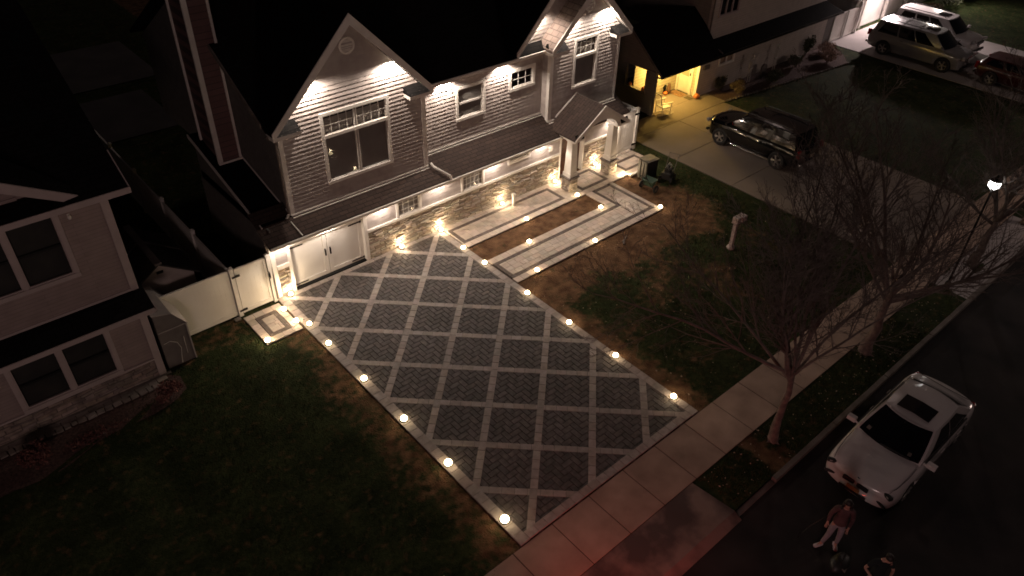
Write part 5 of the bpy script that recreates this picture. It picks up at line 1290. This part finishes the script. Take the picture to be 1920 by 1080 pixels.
    for s in 'LR': leg.append([(tuple(Vector(P['pelvis'])-Vector((0,0,.05))),(.145,.12)),(tuple(Vector(P['hip'+s])-Vector((0,0,.07))),.098),(P['knee'+s],.068),(V_('knee'+s,'ankle'+s,.85),.052)])
    skin_obj('trousers', leg, cloth[1], t)
    for s in 'LR':
        a, b_ = Vector(P['ankle'+s]), Vector(P['toe'+s]); q = [[(tuple(a-Vector((0,0,.0))),(.055,.050)),(tuple(a*.7+b_*.3-Vector((0,0,.02))),(.058,.048)),(tuple(b_+(b_-a)*.06),(.056,.036))],[(tuple(a),(.055,.050)),(tuple(a-(b_-a)*.3-Vector((0,0,.03))),(.045,.040))]]
        skin_obj('shoe', q, cloth[2], t)
    return t
base = dict(pelvis=(0,0,.94),chest=(0,0,1.28),neck0=(0,.01,1.41),neck=(0,0,1.47),jaw=(0,-.02,1.525),head=(0,-.02,1.60),crown=(0,-.01,1.665),
  hipL=(.09,0,.90),kneeL=(.11,-.03,.50),ankleL=(.12,0,.08),toeL=(.14,-.15,.035),hipR=(-.09,0,.90),kneeR=(-.12,-.04,.50),ankleR=(-.16,.02,.08),toeR=(-.22,-.12,.035),
  shL=(.17,.01,1.38),elL=(.24,.03,1.11),wrL=(.22,-.10,.90),shR=(-.17,.01,1.38),elR=(-.25,.02,1.12),wrR=(-.27,-.08,.88),face=(0,-1,0))
J1 = dict(base); J1.update(kneeR=(-.14,-.10,.51),ankleR=(-.22,-.10,.08),toeR=(-.36,-.20,.035),wrL=(.16,-.22,1.0),face=(.1,-1,-.15))
J2 = dict(base); J2.update(head=(.03,-.08,1.59),jaw=(.025,-.07,1.52),crown=(.03,-.08,1.66),elR=(-.33,.02,1.16),wrR=(-.20,-.14,1.02),elL=(.27,-.04,1.14),wrL=(.10,-.24,1.10),face=(.3,-1,-.5))
pantP = noisy(mat('pale_trousers',rough=.9),(.24,.20,.22),(.30,.255,.275),8); shoeW = mat('white_shoe',(.55,.5,.5),.7)
p1 = person('person in dark maroon jacket and pale trousers standing by the white car with a lead',(2.40,-16.80,-.12),radians(-62),J1,(noisy(mat('maroon_jacket',rough=.8),(.075,.03,.032),(.12,.05,.052),6),pantP,shoeW),1.0,longhair=True)
p2 = person('person in black t-shirt and pale trousers looking down at the bottom edge',(1.75,-18.05,-.12),radians(-40),J2,(mat('black_shirt',(.012,.014,.015),.9),pantP,mat('dark_shoe',(.03,.03,.03),.7)),1.03,bare=True)
q = MB(); q.path([(2.50,-16.53,.75),(2.42,-16.40,.45),(2.25,-16.25,.15),(2.05,-16.2,-.05),(1.95,-16.2,-.10)],.009,5); tag(q.build('lead', M['iron']), 'thin dark lead hanging from the maroon-jacketed person\'s hand to the ground', 'lead')
t = empty('holdall', 'black holdall lying on the road between the two people', 'bag', (2.02,-17.25,-.12))
q = MB(); q.ball((2.02,-17.25,.03),.34,.20,.17,16,8,.06); q.build('body', M['rail'], t, smooth=True)
q = MB(); q.path([(1.85,-17.3,.15),(1.92,-17.3,.30),(2.12,-17.25,.30),(2.2,-17.25,.15)],.014,6); q.build('handle', M['iron'], t)
q = MB(); q.obox((1.94,-17.40,.09),(1,.2,0),(0,1,.5),(0,-.5,1),.10,.05,.012); q.build('side_pocket', M['kerb'], t)
# ================================================================== TREES
def bare_tree(label, base, top, seed, nl=8, ll=3.0, r0=.16, detail=4, up=.55, bias=(0,0)):
    r = random.Random(seed); t = empty('bare_tree', label, 'tree', base, 0, None)
    b = Vector(base); f = Vector(top)
    mb = MB(); pts = []
    for k in range(8):
        a = k/7; pts.append(b.lerp(f,a)+Vector((r.uniform(-.05,.05),r.uniform(-.05,.05),0))*(0 if k in (0,7) else 1))
    rad = lambda a: r0*(1.35-1.0*min(a*4,1)*.35)*(1-.35*a)
    for k in range(8):
        for i in range(10):
            q_ = rad(k/7)*(1+.10*sin(i*2.3+k*.9)); mb.v.append(tuple(pts[k]+Vector((q_*cos(2*pi*i/10),q_*sin(2*pi*i/10),0))))
    for k in range(7):
        for i in range(10): mb.f.append((k*10+i,k*10+(i+1)%10,k*10+10+(i+1)%10,k*10+10+i)); mb.c.append(None)
    mb.f.append(tuple(range(70,80))); mb.c.append(None)
    for k in range(5):
        a = 2*pi*k/5+r.random(); mb.tube(b+Vector((cos(a)*r0*.9,sin(a)*r0*.9,.0)), b+Vector((cos(a)*r0*2.0,sin(a)*r0*2.0,-.03)), .05,.02,5)
    mb.build('trunk', M['bark'], t, smooth=True)
    mb = MB()
    def limb(p, d, l, rr, lev):
        n_ = (9,6,4,3)[lev]; d = Vector(d).normalized(); q = Vector(p); kids = []
        for k in range(n_):
            w_ = (.07,.10,.14,.18)[lev]
            d = (d+Vector((r.gauss(0,w_),r.gauss(0,w_),r.gauss(.035,w_*.7)))).normalized()
            r0_, r1 = rr*(1-.72*k/n_), rr*(1-.72*(k+1)/n_); q2 = q+d*l/n_; mb.tube(q,q2,max(r0_,.0045),max(r1,.004),(7,5,4,3)[lev],False)
            q = q2
            if k > (1,0,0,0)[lev]-1: kids.append((q,Vector(d),r1,(k+1)/n_))
        if lev < 3:
            for (pp,dd,r1,fr) in kids:
                for _ in range((2,2,2)[lev]):
                    if r.random() > (.90,.84,.66)[lev]: continue
                    az = r.uniform(0,2*pi); o = dd.orthogonal().normalized(); o2 = dd.cross(o); a = r.uniform(.40,.85)
                    nd = dd*cos(a)+(o*cos(az)+o2*sin(az))*sin(a)+Vector((0,0,.10))
                    limb(pp, nd, l*r.uniform(.26,.48)*(1.15-.5*fr), max(r1*.55,.005), lev+1)
    for k in range(nl):
        a = 2*pi*k/nl+r.uniform(-.3,.3); e = r.uniform(.2,2.3)*up
        limb(f-Vector((0,0,r.uniform(0,.35))), (cos(a)+bias[0],sin(a)+bias[1],e*2), ll*r.uniform(.8,1.2), r0*r.uniform(.34,.50), 0)
    mb.build('crown', M['twig'], t)
    return t
bare_tree('bare street tree nearest the white parked car, its trunk base pale', (4.12,-14.05,0), (4.15,-13.95,2.45), 5, 12, 5.4, .11, 3, .70, (-.12,.30))
bare_tree('bare street tree in the middle of the verge, a forked dark trunk', (9.55,-13.85,0), (9.85,-13.8,2.1), 9, 9, 5.1, .16, 3, .70)
bare_tree('bare street tree beside the lit street lamp', (17.3,-13.95,0), (17.5,-14.0,1.8), 14, 8, 4.9, .15, 3, .66)
bare_tree('bare tree at the right edge, furthest along the verge', (21.8,-14.1,0), (21.9,-14.1,2.0), 23, 7, 4.5, .14, 3, .6)
# ================================================================== STREET LAMP
t = empty('street_lamp', 'lit white street lamp on a post among the bare trees', 'street lamp', (15.0,-13.98,0))
mb = MB(); mb.lathe((15.0,-13.98,0),[(.10,0),(.10,.2),(.05,.3),(.04,.5),(.032,3.9),(.06,3.95)],14); mb.build('post', M['iron'], t, smooth=False)
mb = MB(); mb.lathe((15.0,-13.98,3.98),[(.08,0),(.17,.09),(.18,.20),(.15,.26)],16); mb.build('lantern', mat('lantern_glow',(1,1,1),.3,emit=(1,.98,.94),estr=7), t)
mb = MB(); mb.lathe((15.0,-13.98,4.285),[(.20,0),(.16,.05),(.06,.12),(.015,.20)],16)
for a in range(4): mb.tube((15+.19*cos(a*pi/2+.4),-13.98+.19*sin(a*pi/2+.4),4.29),(15+.09*cos(a*pi/2+.4),-13.98+.09*sin(a*pi/2+.4),3.96),.01,.01,5)
mb.path([(14.80,-13.98,4.34),(14.68,-13.98,4.40)],.012,5); mb.path([(15.2,-13.98,4.34),(15.32,-13.98,4.40)],.012,5); mb.build('lamp_cap', M['iron'], t)
lamp('lamp_bulb','POINT',(15.0,-13.98,3.82),4,t,(1,.93,.86),.12)
def tall_lamp(label, x, y, h, pw, col, side=1):
    t = empty('street_lamp', label, 'street lamp', (x,y,0))
    mb = MB(); mb.path([(x,y,0),(x,y,h),(x,y+side*1.2,h+.25)],.07,8); mb.build('post', M['iron'], t)
    mb = MB(); mb.box(x-.15,x+.15,y+side*1.2-.3,y+side*1.2+.3,h+.15,h+.27); mb.build('lamp_head', M['iron'], t)
    lamp('lamp_bulb','POINT',(x,y+side*1.2,h),pw,t,col,1.6)
tall_lamp('tall street lamp across the road to the left', -17,-25,9,1900,(1,.70,.66))
tall_lamp('tall street lamp across the road to the right', 29,-25,9,1200,(1,.76,.66))
# ================================================================== SMALL THINGS
t = empty('mailbox', 'white post with an overhanging box head standing on the lawn', 'mailbox', (11.05,-7.62,0))
wst = noisy(mat('weathered_white',rough=.9),(.42,.34,.31),(.60,.50,.46),9,bump=.6,bscale=30)
mb = MB(); mb.ball((11.05,-7.62,.05),.16,.16,.10,12,6,.08); mb.build('base', wst, t, smooth=True)
mb = MB(); mb.box(10.98,11.12,-7.69,-7.55,.05,1.22); mb.build('post', wst, t, bevel=.015)
mb = MB(); mb.box(10.90,11.42,-7.74,-7.50,1.12,1.18); mb.box(10.92,11.14,-7.74,-7.50,1.18,1.38); mb.build('box', wst, t, bevel=.02)
mb = MB(); mb.box(11.24,11.50,-7.76,-7.48,1.10,1.34); mb.build('paper_holder', wst, t, bevel=.02)
def at_pt(base, rz):
    c, s = cos(rz), sin(rz); return lambda x,y,z: (base[0]+x*c-y*s, base[1]+x*s+y*c, base[2]+z)
# seed spreader (green hopper, two wheels)
t = empty('seed_spreader', 'small green seed spreader with two black wheels beside the dark bin', 'spreader', (11.98,-2.78,0), radians(96))
gp_ = noisy(mat('green_plastic',rough=.5),(.05,.09,.06),(.07,.12,.085),4)
mb = MB(); a=[(-.26,-.17,.50),(.26,-.17,.50),(.26,.17,.50),(-.26,.17,.50),(-.20,-.05,.20),(.20,-.05,.20),(.20,.05,.20),(-.20,.05,.20)]; mb.add(a,[(4,7,6,5),(0,4,5,1),(1,5,6,2),(2,6,7,3),(3,7,4,0)])
mb.add([(x*.92,y*.9,z-.0) for x,y,z in a[:4]]+[(x*.9,y*.8,z+.02) for x,y,z in a[4:]],[(4,5,6,7),(0,1,5,4),(1,2,6,5),(2,3,7,6),(3,0,4,7)])
for (x0,x1,y0,y1) in ((-.28,.28,-.19,-.165),(-.28,.28,.165,.19),(-.28,-.255,-.165,.165),(.255,.28,-.165,.165)): mb.box(x0,x1,y0,y1,.48,.52)
mb.build('hopper', gp_, t, at=False)
for s in (-1,1):
    mb = MB(); prof=[(.10,0),(.15,0),(.165,.02),(.165,.06),(.15,.08),(.10,.08)]; nn=20; vs=[]
    for rr,dd in prof: vs += [(s*(.31+dd),rr*cos(2*pi*i/nn),.165+rr*sin(2*pi*i/nn)) for i in range(nn)]
    mb.add(vs,[(k*nn+i,k*nn+(i+1)%nn,((k+1)%6)*nn+(i+1)%nn,((k+1)%6)*nn+i) for k in range(6) for i in range(nn)]); w_=mb.build('wheel', M['tyre'], t, at=False)
    mb = MB(); mb.tube((s*.33,0,.165),(s*.40,0,.165),.055,None,12); mb.tube((s*.33,0,.165),(s*.37,0,.165),.105,None,16); mb.build('hub', M['blackplastic'] if False else M['kerb'], w_, at=False)
mb = MB(); mb.tube((-.32,0,.165),(.32,0,.165),.012); mb.path([(-.14,.1,.3),(-.16,.55,.85),(.16,.55,.85),(.14,.1,.3)],.014,6); mb.build('handle', M['iron'], t, at=False)
t = empty('storage_bin', 'upright dark bin with a pale ribbed side at the end of the porch walk', 'bin', (12.75,-2.02,0), radians(-4))
mb = MB(); mb.box(-.30,.32,-.26,.26,.06,.86); mb.build('body', M['rail'], t, at=False, bevel=.02)
mb = MB()
for k in range(3): mb.box(-.355,-.305,-.25+.175*k,-.25+.175*k+.14,.05,.87)
mb.build('side_slat', noisy(mat('bin_slat',rough=.6),(.045,.04,.03),(.075,.065,.05),5), t, at=False, bevel=.008)
mb = MB(); mb.box(-.33,.35,-.29,.29,.87,.91); mb.box(-.30,.2,-.2,-.05,.915,.93); mb.build('lid', noisy(mat('bin_lid',rough=.5),(.05,.042,.033),(.09,.075,.06),5), t, at=False, bevel=.01)
t = empty('garden_machine', 'black garden machine with bent handlebar and small wheels behind the dark bin', 'machine', (13.25,-2.72,0), radians(20))
mb = MB(); mb.box(-.25,.25,-.2,.2,.12,.42); mb.box(-.12,.18,-.14,.14,.42,.60); mb.tube((0,0,.6),(0,0,.72),.08,.06,10); mb.build('engine', M['rail'], t, at=False, bevel=.03)
for (x,y) in ((-.24,-.25),(.24,-.25),(-.24,.25),(.24,.25)):
    mb = MB(); mb.tube((x,y-.03,.13),(x,y+.03,.13),.13,None,16); w_=mb.build('wheel', M['tyre'], t, at=False)
    mb = MB(); mb.tube((x,y-.034,.13),(x,y+.034,.13),.05,None,10); mb.build('hub', M['kerb'], w_, at=False)
mb = MB(); mb.path([(.2,-.18,.3),(.45,-.2,.75),(.62,-.22,.98),(.62,.22,.98),(.45,.2,.75),(.2,.18,.3)],.016,6); mb.build('handlebar', M['kerb'], t, at=False)
mb = MB()
for k in range(6): mb.path([(-.1+.05*k,-.1,.5+.03*k),(-.15+.08*k,.05,.72),(.05*k,.15,.5)],.010,5)
mb.build('cables', M['alloy'], t, at=False)
mb = MB(); mb.box(12.2,12.85,-1.60,-1.47,.01,.10); tag(mb.build('plank', M['white'], bevel=.01), 'short white board lying at the walk edge beside the bin', 'board')
mb = MB(); mb.path([(8.3,-4.75,.03),(8.05,-4.95,.05)],.03,5); mb.path([(8.15,-4.80,.04),(8.6,-4.62,.04)],.025,5); tag(mb.build('broken_paver', M['kerb']), 'small pale offcuts lying on the bare earth below the lower walk', 'offcut')
mb = MB(); mb.box(-4.98,-4.78,-.02,.12,.0,.06); tag(mb.build('brick', M['kerb'], bevel=.01), 'loose pale brick lying on the grass by the gate hinge', 'brick')
GR = {'bare_tree':'bare street trees on the verge','shrub':'shrubs in the planting beds','hydrangea':'shrubs in the planting beds','parked_car':'parked vehicles',
 'pumpkin':'pumpkins on the lit porch','garden_shed':'sheds between the houses','skeleton_figure':'skeleton decorations in the bed','street_lamp':'street lamps','house':'houses','side_gate':'white side gates','vinyl_fence':'white vinyl fences','door_mat':'door mats on the porch','person':'people on the road'}
for o in bpy.data.objects:
    k = o.name.split('.')[0]
    if o.parent is None and k in GR and 'label' in o.keys(): o['group'] = GR[k]
# ================================================================== WORLD, SUN, CAMERA
W = bpy.data.worlds.new('World'); S.world = W; W.use_nodes = True
wn, wl_ = W.node_tree.nodes, W.node_tree.links; bg = wn['Background']
sky = wn.new('ShaderNodeTexSky'); sky.sky_type = 'NISHITA'; sky.sun_disc = False
SUN_EL, SUN_AZ = radians(38), radians(58)     # low glow from behind-right, as the car's shadow shows
sky.sun_elevation = SUN_EL; sky.sun_rotation = SUN_AZ
mxs = wn.new('ShaderNodeMix'); mxs.data_type='RGBA'; mxs.blend_type='MULTIPLY'; mxs.inputs['Factor'].default_value=1; mxs.inputs[7].default_value=(1,.62,.46,1)
wl_.new(sky.outputs[0], mxs.inputs[6]); wl_.new(mxs.outputs[2], bg.inputs[0]); bg.inputs[1].default_value = .0022
sd = bpy.data.lights.new('sun','SUN'); sd.energy = .12; sd.angle = radians(3); sd.color = (1,.76,.68)
so = bpy.data.objects.new('sun', sd); COL.objects.link(so)
dirv = Vector((-sin(SUN_AZ)*cos(SUN_EL), -cos(SUN_AZ)*cos(SUN_EL), -sin(SUN_EL)))
so.rotation_euler = dirv.to_track_quat('-Z','Y').to_euler(); so.location = (30,20,30)
cam = bpy.data.cameras.new('camera'); co = bpy.data.objects.new('camera', cam); COL.objects.link(co); S.camera = co
cam.sensor_width = 36; cam.lens = 1408.4167/1920*36; cam.clip_end = 2000; cam.clip_start = .1
p_, y_, r_ = 6.52089458e-01, 7.34979827e-01, 2.96342352e-02
fwd = Vector((sin(y_)*cos(p_), cos(y_)*cos(p_), -sin(p_))); rt = Vector((cos(y_),-sin(y_),0)); up_ = rt.cross(fwd)
rt2 = rt*cos(r_)+up_*sin(r_); up2 = -rt*sin(r_)+up_*cos(r_)
mtx = Matrix((rt2, up2, -fwd)).transposed().to_4x4(); mtx.translation = (-10.7373, -19.5676, 15.7379); co.matrix_world = mtx
S.view_settings.view_transform = 'Standard'; S.view_settings.look = 'None'; S.view_settings.exposure = 0; S.view_settings.gamma = 1
S.render.engine = 'CYCLES'; S.cycles.filter_width = 1.7
